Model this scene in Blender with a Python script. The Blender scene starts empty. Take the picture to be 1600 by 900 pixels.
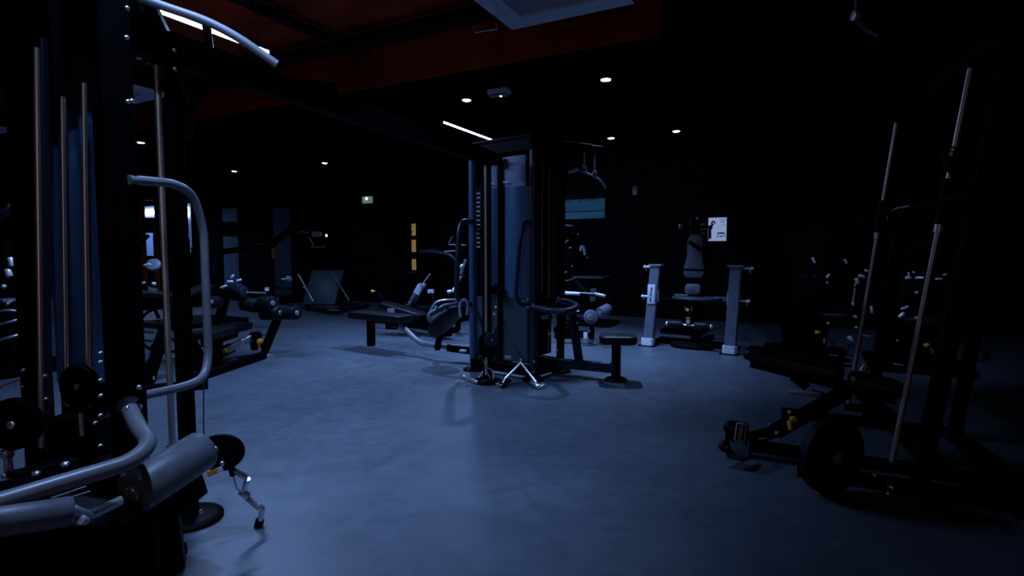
import bpy, math, random
from mathutils import Vector, Matrix
random.seed(7)
R = math.radians
S = bpy.context.scene
COL = S.collection

# ------------------------------------------------------------------ camera
cam_d = bpy.data.cameras.new('camera'); cam = bpy.data.objects.new('camera', cam_d); COL.objects.link(cam)
cam.location = (0, 0, 1.25); cam.rotation_euler = (R(90 - 3.7), 0, 0)
cam_d.sensor_width = 36.0; cam_d.lens = 36.0 * 850 / 1600; cam_d.clip_end = 200
S.camera = cam

# ------------------------------------------------------------------ world, exposure
w = bpy.data.worlds.new('world'); S.world = w; w.use_nodes = True
w.node_tree.nodes['Background'].inputs[0].default_value = (0.02, 0.03, 0.06, 1)
w.node_tree.nodes['Background'].inputs[1].default_value = 0.0
vs = S.view_settings
vs.view_transform = 'Standard'; vs.look = 'None'; vs.gamma = 1; vs.use_curve_mapping = False
vs.exposure = 0.0

YAW = R(-27.6)                      # the room's axes against the camera's
UX, UY = math.cos(YAW), math.sin(YAW)
def rm(u, v, z=0.0):                # room coordinates -> world
    return (u * UX - v * UY, u * UY + v * UX, z)

# ------------------------------------------------------------------ lights of the place
BLUE = (0.31, 0.50, 1.0)
def spot(u, v, z, power, size=120, blend=0.9, col=BLUE, r=0.035, aim=None):
    l = bpy.data.lights.new('downlight_and_fill_lamp', 'SPOT'); l.energy = power; l.color = col
    l.spot_size = R(size); l.spot_blend = blend; l.shadow_soft_size = r
    o = bpy.data.objects.new('downlight_and_fill_lamp', l); COL.objects.link(o)
    p = Vector(rm(u, v, z)); o.location = p
    if aim is not None:
        o.rotation_euler = (Vector(aim) - p).to_track_quat('-Z', 'Y').to_euler()
def area(u, v, z, su, sv, power, col=BLUE, spread=180):
    l = bpy.data.lights.new('led_bar_lamp', 'AREA'); l.shape = 'RECTANGLE'; l.size = su; l.size_y = sv
    l.energy = power; l.color = col; l.spread = R(spread)
    o = bpy.data.objects.new('led_bar_lamp', l); COL.objects.link(o)
    o.location = rm(u, v, z); o.rotation_euler = (0, 0, YAW)
CEIL = 3.3
DL = [(-5.53, 6.25, 260), (-3.98, 6.3, 420), (-2.06, 6.33, 540),
      (-4.39, 9.53, 12), (-3.0, 9.55, 10), (-1.86, 9.52, 10), (-9.59, 9.14, 40), (-12.56, 9.0, 40),
      (-9.5, 5.91, 110), (-10.85, 5.89, 80), (-15.89, 5.86, 60), (-15.6, 8.6, 150)]          # downlights in view
for u, v, e in DL: spot(u, v, CEIL - 0.06, e, {420: 122, 540: 82, 150: 140}.get(e, 100), 1.0)
# downlights under the slab, outside the frame
NEAR = [(-1.95, 3.1), (-3.9, 2.9), (-3.6, .9), (-1.74, 1.07)]
for (u, v), e, sz in zip(NEAR, (270, 90, 110, 210), (76, 84, 84, 70)): spot(u, v, CEIL - 0.1, e, sz, 1.0)
# unseen spot added to brighten the machines behind the slanting rods
spot(.5, 4.65, CEIL - 0.15, 130, 52, 1.0, aim=(4.0, 6.2, .7), r=.03)
# unseen fill spot added above the viewpoint, turned towards the centre tower
spot(-.8, .3, CEIL - 0.15, 70, 66, 1.0, aim=(-1.0, 3.4, .85), r=.04)
area(-4.89, 3.4, CEIL - 0.05, 0.06, 1.5, 110)
area(-4.86, 7.85, CEIL - 0.05, 0.06, 1.65, 30)

# ------------------------------------------------------------------ materials
def mat(name, col, rough=0.5, metal=0.0, bump=0.0, bscale=200, var=0.0, vscale=6, emis=None, es=0, spec=0.5, trans=0.0):
    m = bpy.data.materials.new(name); m.use_nodes = True
    nt = m.node_tree; b = nt.nodes['Principled BSDF']
    b.inputs['Base Color'].default_value = (*col, 1); b.inputs['Roughness'].default_value = rough
    b.inputs['Metallic'].default_value = metal; b.inputs['Specular IOR Level'].default_value = spec
    if trans: b.inputs['Transmission Weight'].default_value = trans
    tc = nt.nodes.new('ShaderNodeTexCoord')
    if var:
        n = nt.nodes.new('ShaderNodeTexNoise'); n.inputs['Scale'].default_value = vscale; n.inputs['Detail'].default_value = 6
        nt.links.new(tc.outputs['Object'], n.inputs['Vector'])
        r = nt.nodes.new('ShaderNodeValToRGB')
        r.color_ramp.elements[0].position = 0.3; r.color_ramp.elements[1].position = 0.7
        r.color_ramp.elements[0].color = (*[c * (1 - var) for c in col], 1)
        r.color_ramp.elements[1].color = (*[min(1, c * (1 + var)) for c in col], 1)
        nt.links.new(n.outputs['Fac'], r.inputs['Fac']); nt.links.new(r.outputs['Color'], b.inputs['Base Color'])
    if bump:
        n2 = nt.nodes.new('ShaderNodeTexNoise'); n2.inputs['Scale'].default_value = bscale; n2.inputs['Detail'].default_value = 3
        nt.links.new(tc.outputs['Object'], n2.inputs['Vector'])
        bp = nt.nodes.new('ShaderNodeBump'); bp.inputs['Strength'].default_value = bump; bp.inputs['Distance'].default_value = 0.002
        nt.links.new(n2.outputs['Fac'], bp.inputs['Height']); nt.links.new(bp.outputs['Normal'], b.inputs['Normal'])
    if emis:
        b.inputs['Emission Color'].default_value = (*emis, 1); b.inputs['Emission Strength'].default_value = es
    return m
BLK = mat('black_powder_coat', (.0012, .0014, .002), .45, bump=.15, bscale=900, var=.2, vscale=20, spec=.035)
BLK2 = mat('black_plastic', (.001, .001, .0015), .5, bump=.1, bscale=400, var=.2, spec=.08)
GRA = mat('graphite_tube', (.17, .18, .195), .33, bump=.08, bscale=900, var=.1, vscale=15)
NAVY = mat('navy_tube', (.012, .02, .04), .4, var=.15, vscale=10)
SCH = mat('satin_chrome', (.85, .87, .92), .35, .35, var=.05, vscale=30)
CHR = mat('polished_chrome', (.8, .81, .85), .26, .85, var=.05, vscale=30)
STL = mat('brushed_steel', (.5, .5, .53), .4, .7, bump=.05, bscale=500, var=.1, vscale=40)
VIN = mat('black_vinyl', (.004, .005, .007), .42, bump=.3, bscale=350, var=.15, vscale=12, spec=.3)
VING = mat('grey_vinyl', (.085, .10, .13), .55, bump=.3, bscale=350, var=.12, vscale=12)
FOAM = mat('foam_roller_cover', (.12, .13, .145), .40, bump=.35, bscale=260, var=.15, vscale=18)
SHR = mat('blue_machine_shroud', (.032, .085, .18), .42, bump=.05, bscale=200, var=.1, vscale=4)
SHT = mat('teal_machine_panel', (.035, .06, .08), .45, bump=.05, bscale=200, var=.1, vscale=4)
HDR = mat('header_panel', (.10, .15, .26), .45, var=.08, vscale=5)
LBL = mat('label_print', (.5, .55, .65), .5, var=.06, vscale=30)
GRY = mat('grey_upright_coat', (.10, .13, .17), .45, bump=.08, bscale=700, var=.12, vscale=10)
WHT = mat('white_foot_cap', (.75, .78, .85), .4, var=.06, vscale=30)
YEL = mat('yellow_knob', (.75, .45, .02), .4, var=.1, vscale=40)
ORG = mat('orange_sticker', (.7, .22, .02), .5, var=.08, vscale=40)
WIRE = mat('steel_cable', (.25, .25, .27), .4, .8, bump=.3, bscale=1200, var=.1)
RUB = mat('black_rubber', (.0015, .0015, .002), .6, bump=.3, bscale=500, var=.2, spec=.2)
DFM = mat('dark_foam_cover', (.004, .005, .007), .5, bump=.3, bscale=260, var=.15, vscale=18, spec=.25)
SILV = mat('silver_grey_coat', (.28, .29, .33), .42, bump=.08, bscale=900, var=.08, vscale=15)
ROD2 = mat('dull_steel_rod', (.42, .39, .38), .4, .8, var=.05, vscale=30)
ROD = mat('nickel_rod', (.75, .66, .58), .3, .85, var=.05, vscale=30)
WALLM = mat('black_wall_paint', (.003, .0033, .005), .8, bump=.2, bscale=60, var=.2, vscale=1, spec=.1)
CEILM = mat('black_ceiling_paint_and_shade', (.0005, .0005, .0007), .95, bump=.2, bscale=60, var=.2, vscale=1, spec=0)
REDM = mat('red_brown_slab', (.30, .035, .012), .85, bump=.5, bscale=14, var=.45, vscale=2.2, spec=.1)
DUCT = mat('dark_duct', (.004, .003, .004), .7, var=.2, spec=.2)
CASS = mat('white_cassette_plastic', (.7, .75, .85), .5, var=.05, vscale=5)
GRIL = mat('dark_grille', (.01, .012, .02), .5, var=.2)
LAMP = mat('lamp_diffuser', (.9, .9, .9), .4, var=.01, emis=(.75, .85, 1), es=14)
LEDM = mat('led_diffuser', (.9, .9, .9), .4, var=.01, emis=(.72, .78, 1), es=9)
GLA = mat('clear_plastic', (.6, .7, .8), .15, var=.02, trans=.7)
ORF = mat('orange_door_frame', (.55, .09, .012), .5, var=.1, vscale=4)
BLW = mat('pale_blue_wall', (.35, .5, .8), .7, var=.08, vscale=1.5)
YWL = mat('lit_amber_shelf_back', (.6, .4, .15), .6, var=.12, vscale=9, emis=(.75, .45, .16), es=.22)
TEAL = mat('teal_sign_face', (.03, .10, .18), .5, var=.15, vscale=3, emis=(.012, .07, .14), es=.35)
POST = mat('glowing_poster_paper', (.5, .58, .8), .6, var=.06, vscale=6, emis=(.35, .45, .75), es=.6)  # paper glows by itself, in place of light falling on it
INK = mat('dark_print', (.006, .007, .012), .6, var=.1)
EXG = mat('exit_sign_face', (.2, .3, .3), .5, var=.1, vscale=30, emis=(.3, .42, .42), es=.35)
def floor_mat():
    m = bpy.data.materials.new('rubber_floor'); m.use_nodes = True
    nt = m.node_tree; b = nt.nodes['Principled BSDF']; N = nt.nodes.new; L = nt.links.new
    tc = N('ShaderNodeTexCoord')
    n1 = N('ShaderNodeTexNoise'); n1.inputs['Scale'].default_value = .9; n1.inputs['Detail'].default_value = 8; n1.inputs['Roughness'].default_value = .6
    n2 = N('ShaderNodeTexNoise'); n2.inputs['Scale'].default_value = 160; n2.inputs['Detail'].default_value = 2
    n3 = N('ShaderNodeTexNoise'); n3.inputs['Scale'].default_value = 7; n3.inputs['Detail'].default_value = 9; n3.inputs['Distortion'].default_value = 1.2
    for n in (n1, n2, n3): L(tc.outputs['Object'], n.inputs['Vector'])
    r1 = N('ShaderNodeValToRGB'); r1.color_ramp.elements[0].position = .3; r1.color_ramp.elements[1].position = .72
    r1.color_ramp.elements[0].color = (.062, .080, .105, 1); r1.color_ramp.elements[1].color = (.098, .122, .152, 1)
    L(n1.outputs['Fac'], r1.inputs['Fac'])
    r2 = N('ShaderNodeValToRGB'); r2.color_ramp.elements[0].position = .35; r2.color_ramp.elements[1].position = .7
    r2.color_ramp.elements[0].color = (.86, .86, .86, 1); r2.color_ramp.elements[1].color = (1.08, 1.08, 1.08, 1)
    L(n3.outputs['Fac'], r2.inputs['Fac'])
    mx = N('ShaderNodeMix'); mx.data_type = 'RGBA'; mx.blend_type = 'MULTIPLY'; mx.inputs[0].default_value = 1
    L(r1.outputs['Color'], mx.inputs[6]); L(r2.outputs['Color'], mx.inputs[7]); L(mx.outputs[2], b.inputs['Base Color'])
    n4 = N('ShaderNodeTexVoronoi'); n4.inputs['Scale'].default_value = 5.5; L(tc.outputs['Object'], n4.inputs['Vector'])   # dust specks
    r4 = N('ShaderNodeValToRGB'); r4.color_ramp.elements[0].position = .018; r4.color_ramp.elements[1].position = .03
    r4.color_ramp.elements[0].color = (.32, .34, .38, 1); r4.color_ramp.elements[1].color = (0, 0, 0, 1)
    L(n4.outputs['Distance'], r4.inputs['Fac'])
    ad = N('ShaderNodeMix'); ad.data_type = 'RGBA'; ad.blend_type = 'ADD'; ad.inputs[0].default_value = .45
    L(mx.outputs[2], ad.inputs[6]); L(r4.outputs['Color'], ad.inputs[7]); L(ad.outputs[2], b.inputs['Base Color'])
    r3 = N('ShaderNodeMapRange'); r3.inputs[3].default_value = .34; r3.inputs[4].default_value = .52
    L(n3.outputs['Fac'], r3.inputs[0]); L(r3.outputs[0], b.inputs['Roughness'])
    bp = N('ShaderNodeBump'); bp.inputs['Strength'].default_value = .25; bp.inputs['Distance'].default_value = .002
    L(n2.outputs['Fac'], bp.inputs['Height']); L(bp.outputs['Normal'], b.inputs['Normal'])
    b.inputs['Specular IOR Level'].default_value = .5
    return m
FLOOR = floor_mat()

# ------------------------------------------------------------------ builders
def V(p): return Vector(p)
class MB:
    def __init__(s): s.v = []; s.f = []
    def ringloft(s, rings, cap=True):
        b = len(s.v); n = len(rings[0])
        for r in rings: s.v += [tuple(p) for p in r]
        for i in range(len(rings) - 1):
            for j in range(n):
                k = (j + 1) % n
                s.f.append((b + i*n + j, b + i*n + k, b + (i+1)*n + k, b + (i+1)*n + j))
        if cap:
            s.f.append(tuple(b + j for j in range(n))[::-1])
            s.f.append(tuple(b + (len(rings)-1)*n + j for j in range(n)))
        return s
    def tube(s, pts, r, n=12, bend=0.0):
        P_ = [V(p) for p in pts]
        if bend and len(P_) > 2:
            Q = [P_[0]]
            for i in range(1, len(P_) - 1):
                a, b, c = P_[i-1], P_[i], P_[i+1]
                d = min(bend, (a-b).length*.48, (c-b).length*.48)
                p0 = b + (a-b).normalized()*d; p1 = b + (c-b).normalized()*d
                for k in range(7):
                    t = k/6; Q.append(p0*(1-t)**2 + b*2*t*(1-t) + p1*t*t)
            Q.append(P_[-1]); P_ = Q
        T = []
        for i in range(len(P_)):
            a = P_[max(i-1, 0)]; c = P_[min(i+1, len(P_)-1)]; T.append((c-a).normalized())
        ref = Vector((0, 0, 1)) if abs(T[0].z) < .9 else Vector((1, 0, 0))
        nx = T[0].cross(ref).normalized(); rings = []
        for i, p in enumerate(P_):
            nx = (nx - T[i]*nx.dot(T[i])).normalized(); ny = T[i].cross(nx)
            rings.append([p + nx*math.cos(2*math.pi*j/n)*r + ny*math.sin(2*math.pi*j/n)*r for j in range(n)])
        return s.ringloft(rings)
    def lathe(s, p0, p1, prof, n=20):       # prof = [(t along 0..1, radius)]
        a, b = V(p0), V(p1); T = (b-a).normalized()
        ref = Vector((0, 0, 1)) if abs(T.z) < .9 else Vector((1, 0, 0))
        nx = T.cross(ref).normalized(); ny = T.cross(nx)
        return s.ringloft([[a.lerp(b, t) + nx*math.cos(2*math.pi*j/n)*r - ny*math.sin(2*math.pi*j/n)*r for j in range(n)][::-1] for t, r in prof])
    def roll(s, p0, p1, r, e=.012, n=20):   # cylinder with rounded rims
        L = (V(p1)-V(p0)).length; q = min(e/L, .3)
        return s.lathe(p0, p1, [(0, r-e), (q*.3, r-e*.35), (q, r), (1-q, r), (1-q*.3, r-e*.35), (1, r-e)], n)
    def disc(s, c, ax, r, t, n=24, e=.003):
        a = V(ax).normalized()*t/2; return s.roll(V(c)-a, V(c)+a, r, min(e, t*.3), n)
    def beam(s, p0, p1, w, h, up=(0, 0, 1), ch=.006):
        a, b = V(p0), V(p1); T = (b-a).normalized(); u = V(up)
        if abs(T.dot(u)) > .99: u = Vector((-UY, UX, 0))
        sx = T.cross(u).normalized(); sy = sx.cross(T).normalized(); ch = min(ch, w*.3, h*.3)
        o = [(w/2-ch, -h/2), (w/2, -h/2+ch), (w/2, h/2-ch), (w/2-ch, h/2), (-w/2+ch, h/2), (-w/2, h/2-ch), (-w/2, -h/2+ch), (-w/2+ch, -h/2)]
        return s.ringloft([[p + sx*x + sy*y for x, y in o] for p in (a, b)])
    def box(s, c, d, yaw=None, ch=.004):
        yaw = YAW if yaw is None else yaw
        c = V(c); z = Vector((0, 0, d[2]/2)); return s.beam(c-z, c+z, d[0], d[1], up=(-math.sin(yaw), math.cos(yaw), 0), ch=ch)
    def pad(s, c, X, Y, out, t, e=.015):    # cushion: outline in the X/Y plane, thickness t along X x Y
        c = V(c); X = V(X).normalized(); Z = X.cross(V(Y)).normalized(); Y = Z.cross(X)
        e = min(e, t*.45)
        def ring(z, ins):
            r = []
            for x, y in out:
                L = math.hypot(x, y) or 1; k = max(.1, 1 - ins/L); r.append(c + X*x*k + Y*y*k + Z*z)
            return r
        return s.ringloft([ring(-t/2, e), ring(-t/2+e*.3, e*.3), ring(-t/2+e, 0), ring(t/2-e, 0), ring(t/2-e*.3, e*.3), ring(t/2, e)])
    def build(s, name, m, parent=None, ang=35):
        me = bpy.data.meshes.new(name)
        if parent is not None:
            o0 = parent
            while o0.parent: o0 = o0.parent
            off = o0.location
        else:
            xs = [sum(p[i] for p in s.v)/len(s.v) for i in range(3)]
            off = Vector((xs[0], xs[1], min(p[2] for p in s.v)))
        me.from_pydata([(p[0]-off[0], p[1]-off[1], p[2]-off[2]) for p in s.v], [], s.f)
        me.materials.append(m); me.update()
        me.shade_smooth(); me.set_sharp_from_angle(angle=R(ang))
        o = bpy.data.objects.new(name, me); COL.objects.link(o)
        if parent is not None: o.parent = parent
        else: o.location = off
        return o
def rrect(w, h, r, n=5):
    out = []
    for cx, cy, a0 in ((w/2-r, h/2-r, 0), (-w/2+r, h/2-r, 90), (-w/2+r, -h/2+r, 180), (w/2-r, -h/2+r, 270)):
        for k in range(n+1):
            a = R(a0 + 90*k/n); out.append((cx + r*math.cos(a), cy + r*math.sin(a)))
    return out
def oval(w, h, n=28, p=2.4):
    return [(math.copysign(abs(math.cos(a))**(2/p), math.cos(a))*w/2, math.copysign(abs(math.sin(a))**(2/p), math.sin(a))*h/2) for a in [2*math.pi*k/n for k in range(n)]]
def thing(name, label, cat, loc, group=None):
    o = bpy.data.objects.new(name, None); COL.objects.link(o); o.location = loc; o.empty_display_size = .1
    o['label'] = label; o['category'] = cat
    if group: o['group'] = group
    return o
def tag(o, label, cat, group=None, kind=None):
    if label: o['label'] = label
    if cat: o['category'] = cat
    if group: o['group'] = group
    if kind: o['kind'] = kind
    return o
def struct(o): o['kind'] = 'structure'; return o
def tree_copy(o, label, dloc, parent=None):
    c = o.copy(); COL.objects.link(c)
    if parent is None:
        c.location = o.location + V(dloc); c['label'] = label
    else: c.parent = parent
    for ch in list(o.children): tree_copy(ch, None, None, c)
    return c
def bolt(p, ax, parent, r=.011, m=None):
    a = V(ax).normalized(); p = V(p)
    return MB().lathe(p, p + a*.012, [(0, r), (.5, r), (.8, r*.75), (1, r*.3)], 10).build('bolt', m or CHR, parent)
def words(txt, c, X, Y, size, m, parent, name='lettering', depth=.0015, clip=None):
    cu = bpy.data.curves.new('t', 'FONT'); cu.body = txt; cu.size = size; cu.align_x = 'CENTER'; cu.align_y = 'CENTER'; cu.extrude = depth
    cu.resolution_u = 3
    o = bpy.data.objects.new('t', cu); COL.objects.link(o)
    dg = bpy.context.evaluated_depsgraph_get(); me = bpy.data.meshes.new_from_object(o.evaluated_get(dg))
    bpy.data.objects.remove(o)
    X = V(X).normalized(); Z = X.cross(V(Y)).normalized(); Y = Z.cross(X)
    b = MB(); b.v = [tuple(V(c) + X*q.co.x + Y*(min(q.co.y, clip) if clip is not None else q.co.y) + Z*(q.co.z)) for q in me.vertices]
    b.f = [tuple(p.vertices) for p in me.polygons]
    return b.build(name, m, parent)
def yknob(p, ax, parent, s=1.0):
    a = V(ax).normalized(); p = V(p)
    return MB().lathe(p, p + a*.055*s, [(0, .008*s), (.35, .008*s), (.4, .02*s), (.9, .02*s), (1, .014*s)], 14).build('knob', YEL, parent)
def roller(p0, p1, r, parent, name='foam_roller', m=None, caps=True):
    o = MB().roll(p0, p1, r, .012).build(name, m or DFM, parent)
    if caps:
        a, b = V(p0), V(p1); d = (b-a).normalized()
        MB().disc(b + d*.004, d, r*.38, .012, 14).build('end_cap', STL, o); MB().disc(a - d*.004, d, r*.38, .012, 14).build('end_cap', STL, o)
    return o
UV = V((UX, UY, 0)); VV = V((-UY, UX, 0)); ZV = V((0, 0, 1))

# ================================================================== THE ROOM
def rbox(mb, u0, u1, v0, v1, z0, z1, ch=.002):
    return mb.box(rm((u0+u1)/2, (v0+v1)/2, (z0+z1)/2), (u1-u0, v1-v0, z1-z0), ch=ch)
U0, U1, V0, V1 = -23.5, 3.2, -3.2, 10.5
fl = rbox(MB(), -27.2, U1+.2, V0-.2, 14.2, -.12, 0)
struct(fl.build('floor', FLOOR))
struct(rbox(MB(), U0-.2, -1.2, V0-.2, 5.32, 3.9, 4.1).build('ceiling', REDM))
struct(rbox(MB(), -1.2, U1+.2, V0-.2, 5.32, 3.9, 4.1).build('ceiling', CEILM))  # same slab, coloured black here where the light fades out
struct(rbox(MB(), -1.2, U1+.2, 5.32, 5.34, 3.3, 3.9).build('trim_2', CEILM))  # soffit face likewise, its fading light put into the colour
struct(rbox(MB(), -27.2, U1+.2, 5.34, 14.2, 3.3, 3.5).build('ceiling', CEILM))
struct(rbox(MB(), U0-.2, -1.2, 5.32, 5.34, 3.3, 3.9).build('trim_1', REDM))
# back wall with its openings
ops = [(-22.75, -22.0, 0, 3.15), (-19.75, -18.6, 0, 3.12), (-17.2, -16.75, 0, 2.92), (-15.5, -14.55, 0, 2.6), (-13.25, -12.33, 0, 2.54)]
b = MB(); u = -27
for a, c, z0, z1 in ops:
    rbox(b, u, a, V1, V1+.12, 0, 3.3); rbox(b, a, c, V1, V1+.12, z1, 3.3); u = c
rbox(b, u, U1, V1, V1+.12, 0, 3.3)
struct(b.build('wall_back', WALLM))
struct(rbox(MB(), U1, U1+.15, V0, 14, 0, 3.9).build('wall_right', WALLM))
struct(rbox(MB(), U0-.15, U0, V0, V1, 0, 3.9).build('wall_left', WALLM))
struct(rbox(MB(), -27.15, -27, V1, 14, 0, 3.3).build('wall_far_side', BLW))
struct(rbox(MB(), U0, U1, V0-.15, V0, 0, 3.9).build('wall_near', WALLM))
struct(rbox(MB(), -27, U1, 14, 14.15, 0, 3.3).build('wall_far_room', BLW))
for i, (a, c, z0, z1) in enumerate(ops):
    m = (DUCT, ORF, DUCT, DUCT, DUCT)[i]; t = .22 if i == 1 else .03
    f = MB(); rbox(f, a, a+t, V1-.02, V1+.14, 0, z1); rbox(f, c-t*.5, c, V1-.02, V1+.14, 0, z1); rbox(f, a+t, c-t*.5, V1-.02, V1+.14, z1-t*.6, z1)
    struct(f.build('door_%d' % (i+1), m))
struct(rbox(MB(), -13.1, -12.95, V1-.05, V1-.002, 1.1, 1.62).build('trim_3', ORF))
# lamps of the room behind the openings
l = bpy.data.lights.new('far_room_lamp', 'AREA'); l.energy = 70; l.size = 3; l.shape = 'RECTANGLE'; l.size_y = .6; l.color = (.35, .55, 1)
o = bpy.data.objects.new('far_room_lamp', l); COL.objects.link(o); o.location = rm(-24.8, 12.6, 3.2); o.rotation_euler = (0, 0, YAW)
for k, (uu, ww) in enumerate([(-25.75, .75), (-24.75, .3), (-24.25, .2)]):
    q = rbox(MB(), uu, uu+ww, 13.93, 13.985, 2.95, 3.12).build('wall_lamp', LAMP)
    q.location.x += 0; tag(q, ['long bright wall lamp seen through the orange framed opening', 'middle short bright wall lamp seen through the orange framed opening', 'rightmost small bright wall lamp seen through the orange framed opening'][k], 'lamp', 'lamps of the room behind')
q = rbox(MB(), -22.9, -22.55, 13.93, 13.985, 2.75, 3.15).build('wall_lamp', LAMP)
tag(q, 'square glaring lamp seen through the narrow opening left of the blue glow', 'lamp', 'lamps of the room behind')

# trays, beams and rods under the slab
def tray(name, label, u0, u1, v0, v1, z0, z1):
    t = thing(name, label, 'cable tray', rm((u0+u1)/2, (v0+v1)/2, z0))
    rbox(MB(), u0, u1, v0, v1, z0, z1).build('tray_body', DUCT, t)
    long_u = (u1-u0) > (v1-v0); n = int(max(u1-u0, v1-v0)/1.5)
    for k in range(n):
        f = (k+.5)/n; uu = u0+(u1-u0)*f if long_u else (u0+u1)/2; vv = (v0+v1)/2 if long_u else v0+(v1-v0)*f
        MB().tube([rm(uu, vv, z1-.01), rm(uu, vv, 3.9)], .008, 6).build('hanger_rod', DUCT, t)
tray('cable_tray', 'black cable tray running along the soffit edge under the red slab', -20, 3, 4.98, 5.1, 3.72, 3.82)
tray('cable_tray', 'black cable tray crossing the red slab diagonally above the crossover beam', -5.06, -4.96, -3, 4.96, 3.74, 3.82)
tray('cable_tray', 'black pipe tray crossing the red slab far left', -9.1, -8.98, -3, 4.96, 3.78, 3.85)
tray('cable_tray', 'lowest black cable tray at the left above the weight tower', -16, -9.3, 2.6, 2.74, 3.6, 3.70)

# linear LED bars, both along the room's depth
def led_bar(u, v0, v1, z, label, top, w_=.02):
    t = thing('linear_ceiling_light', label, 'light', rm(u, (v0+v1)/2, z), 'linear ceiling lights')
    rbox(MB(), u-.025, u+.025, v0, v1, z+.025, z+.06).build('housing', DUCT, t)
    rbox(MB(), u-w_, u+w_, v0+.02, v1-.02, z, z+.024).build('diffuser', LEDM, t)
    if top > z+.07:
        for vv in (v0+.15, v1-.15): MB().tube([rm(u, vv, z+.06), rm(u, vv, top)], .003, 6).build('hanger_wire', WIRE, t)
    return t
led_bar(-4.89, 2.6, 3.95, 3.3, 'long glaring white light bar behind the grey pull-up grip, upper left', 3.9)
led_bar(-4.86, 7.02, 8.69, 3.235, 'thin white light bar on the black ceiling left above the tall centre tower', 3.3, .008)

# downlights
dl_labels = [
 'round downlight of the nearest ceiling row, the leftmost, above the tilted footplate machine',
 'round downlight just left of the small emergency light box',
 'largest bright round downlight, right of the emergency light box',
 'small downlight on the ceiling straight above the right edge of the centre tower',
 'small downlight above the hanging lat bar, left of the slanting one',
 'rightmost small downlight on the black ceiling, right of the hanging lat bar',
 'small far downlight above and left of the exit sign',
 'small far downlight between the black gym rack and the exit sign',
 'small downlight right beside the front post of the cable crossover',
 'small downlight left of the crossover post, between it and the black column',
 'leftmost small downlight, at the left edge of the view',
 'faint small downlight above the orange framed opening, just over the guard loop']
for (u, v, e), lb in zip(DL, dl_labels):
    t = thing('downlight', lb, 'light', rm(u, v, CEIL-.012), 'round ceiling downlights')
    c = rm(u, v, CEIL-.006)
    MB().lathe((c[0], c[1], CEIL), (c[0], c[1], CEIL-.012), [(0, .075), (.6, .075), (1, .068)], 24).build('bezel', BLK2, t)
    MB().lathe((c[0], c[1], CEIL-.012), (c[0], c[1], CEIL-.02), [(0, .058), (.6, .056), (1, .045)], 24).build('diffuser', LAMP, t)
# near downlights outside the frame hang under the slab
for (u, v), lb in zip(NEAR, ('rightmost but one', 'leftmost', 'left of the near machine', 'straight over the near machine')):
    c = rm(u, v, 0); t = thing('downlight', 'black downlight hanging under the red slab outside the view, ' + lb, 'light', (c[0], c[1], CEIL-.09), 'hanging downlights under the slab')
    MB().lathe((c[0], c[1], CEIL+.06), (c[0], c[1], CEIL-.09), [(0, .05), (.1, .07), (1, .07)], 20).build('housing', BLK2, t)
    MB().tube([(c[0], c[1], CEIL+.05), (c[0], c[1], 3.9)], .006, 8).build('stem', BLK2, t)

# housings for the two added fill spots, both unseen
for u_, v_, aim_, lb in ((-.8, .3, (-1.0, 3.4, .85), 'added black fill spotlight above the viewpoint, aimed at the centre tower, outside the view'), (.5, 4.65, (4.0, 6.2, .7), 'added black fill spotlight above the smith machine, aimed at the dark machines, outside the view')):
    c = V(rm(u_, v_, CEIL-.15)); a = (V(aim_)-c).normalized()
    t = thing('added_spotlight', lb, 'light', c)
    MB().lathe(c-a*.16, c-a*.02, [(0, .04), (.1, .05), (1, .05)], 18).build('housing', BLK2, t)
    MB().tube([c-a*.1, (c-a*.1)+ZV*.3, V(((c-a*.1).x, (c-a*.1).y, 3.9))], .01, 8).build('stem', BLK2, t)

# ceiling cassettes
def cassette(u, v, label):
    t = thing('air_conditioner', label, 'air conditioner', rm(u, v, 3.3), 'ceiling air conditioning cassettes')
    h = .57
    rbox(MB(), u-h+.06, u+h-.06, v-h+.06, v+h-.06, 3.34, 3.62).build('housing', DUCT, t)
    f = MB(); g = .30
    rbox(f, u-h, u+h, v+g+.07, v+h, 3.3, 3.34, .008); rbox(f, u-h, u+h, v-h, v-g-.07, 3.3, 3.34, .008)
    rbox(f, u-h, u-g-.07, v-g-.07, v+g+.07, 3.3, 3.34, .008); rbox(f, u+g+.07, u+h, v-g-.07, v+g+.07, 3.3, 3.34, .008)
    f.build('fascia', CASS, t)
    for k, (a, c, d, e) in enumerate([(-g, g, h-.115, h-.045), (-g, g, -h+.045, -h+.115), (h-.115, h-.045, -g, g), (-h+.045, -h+.115, -g, g)]):
        rbox(MB(), u+a, u+c, v+d, v+e, 3.294, 3.302, .003).build('air_flap', CASS, t)
    rbox(MB(), u-g-.07, u+g+.07, v-g-.07, v+g+.07, 3.325, 3.34).build('grille_backing', GRIL, t)
    s = MB(); n = 34
    for k in range(n):
        x = -g-.07 + (2*g+.14)*(k+.5)/n
        s.beam(rm(u+x, v-g-.07, 3.314), rm(u+x, v+g+.07, 3.314), .006, .005, ch=.001)
        s.beam(rm(u-g-.07, v+x, 3.312), rm(u+g+.07, v+x, 3.312), .004, .004, ch=.001)
    tag(s.build('grille_mesh', CASS, t), None, None, None, 'stuff')
    for a in (-1, 1):
        for c in (-1, 1): MB().tube([rm(u+a*.45, v+c*.45, 3.6), rm(u+a*.45, v+c*.45, 3.9)], .006, 6).build('hanger_rod', WIRE, t)
cassette(-1.82, 4.0, 'pale blue-white ceiling air conditioner with dark grille at the top centre')
cassette(-7.94, 3.8, 'ceiling air conditioner half hidden between the black tower column and the crossover post')
cassette(-12.3, 3.8, 'farthest ceiling air conditioner at the left edge of the view')

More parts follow.
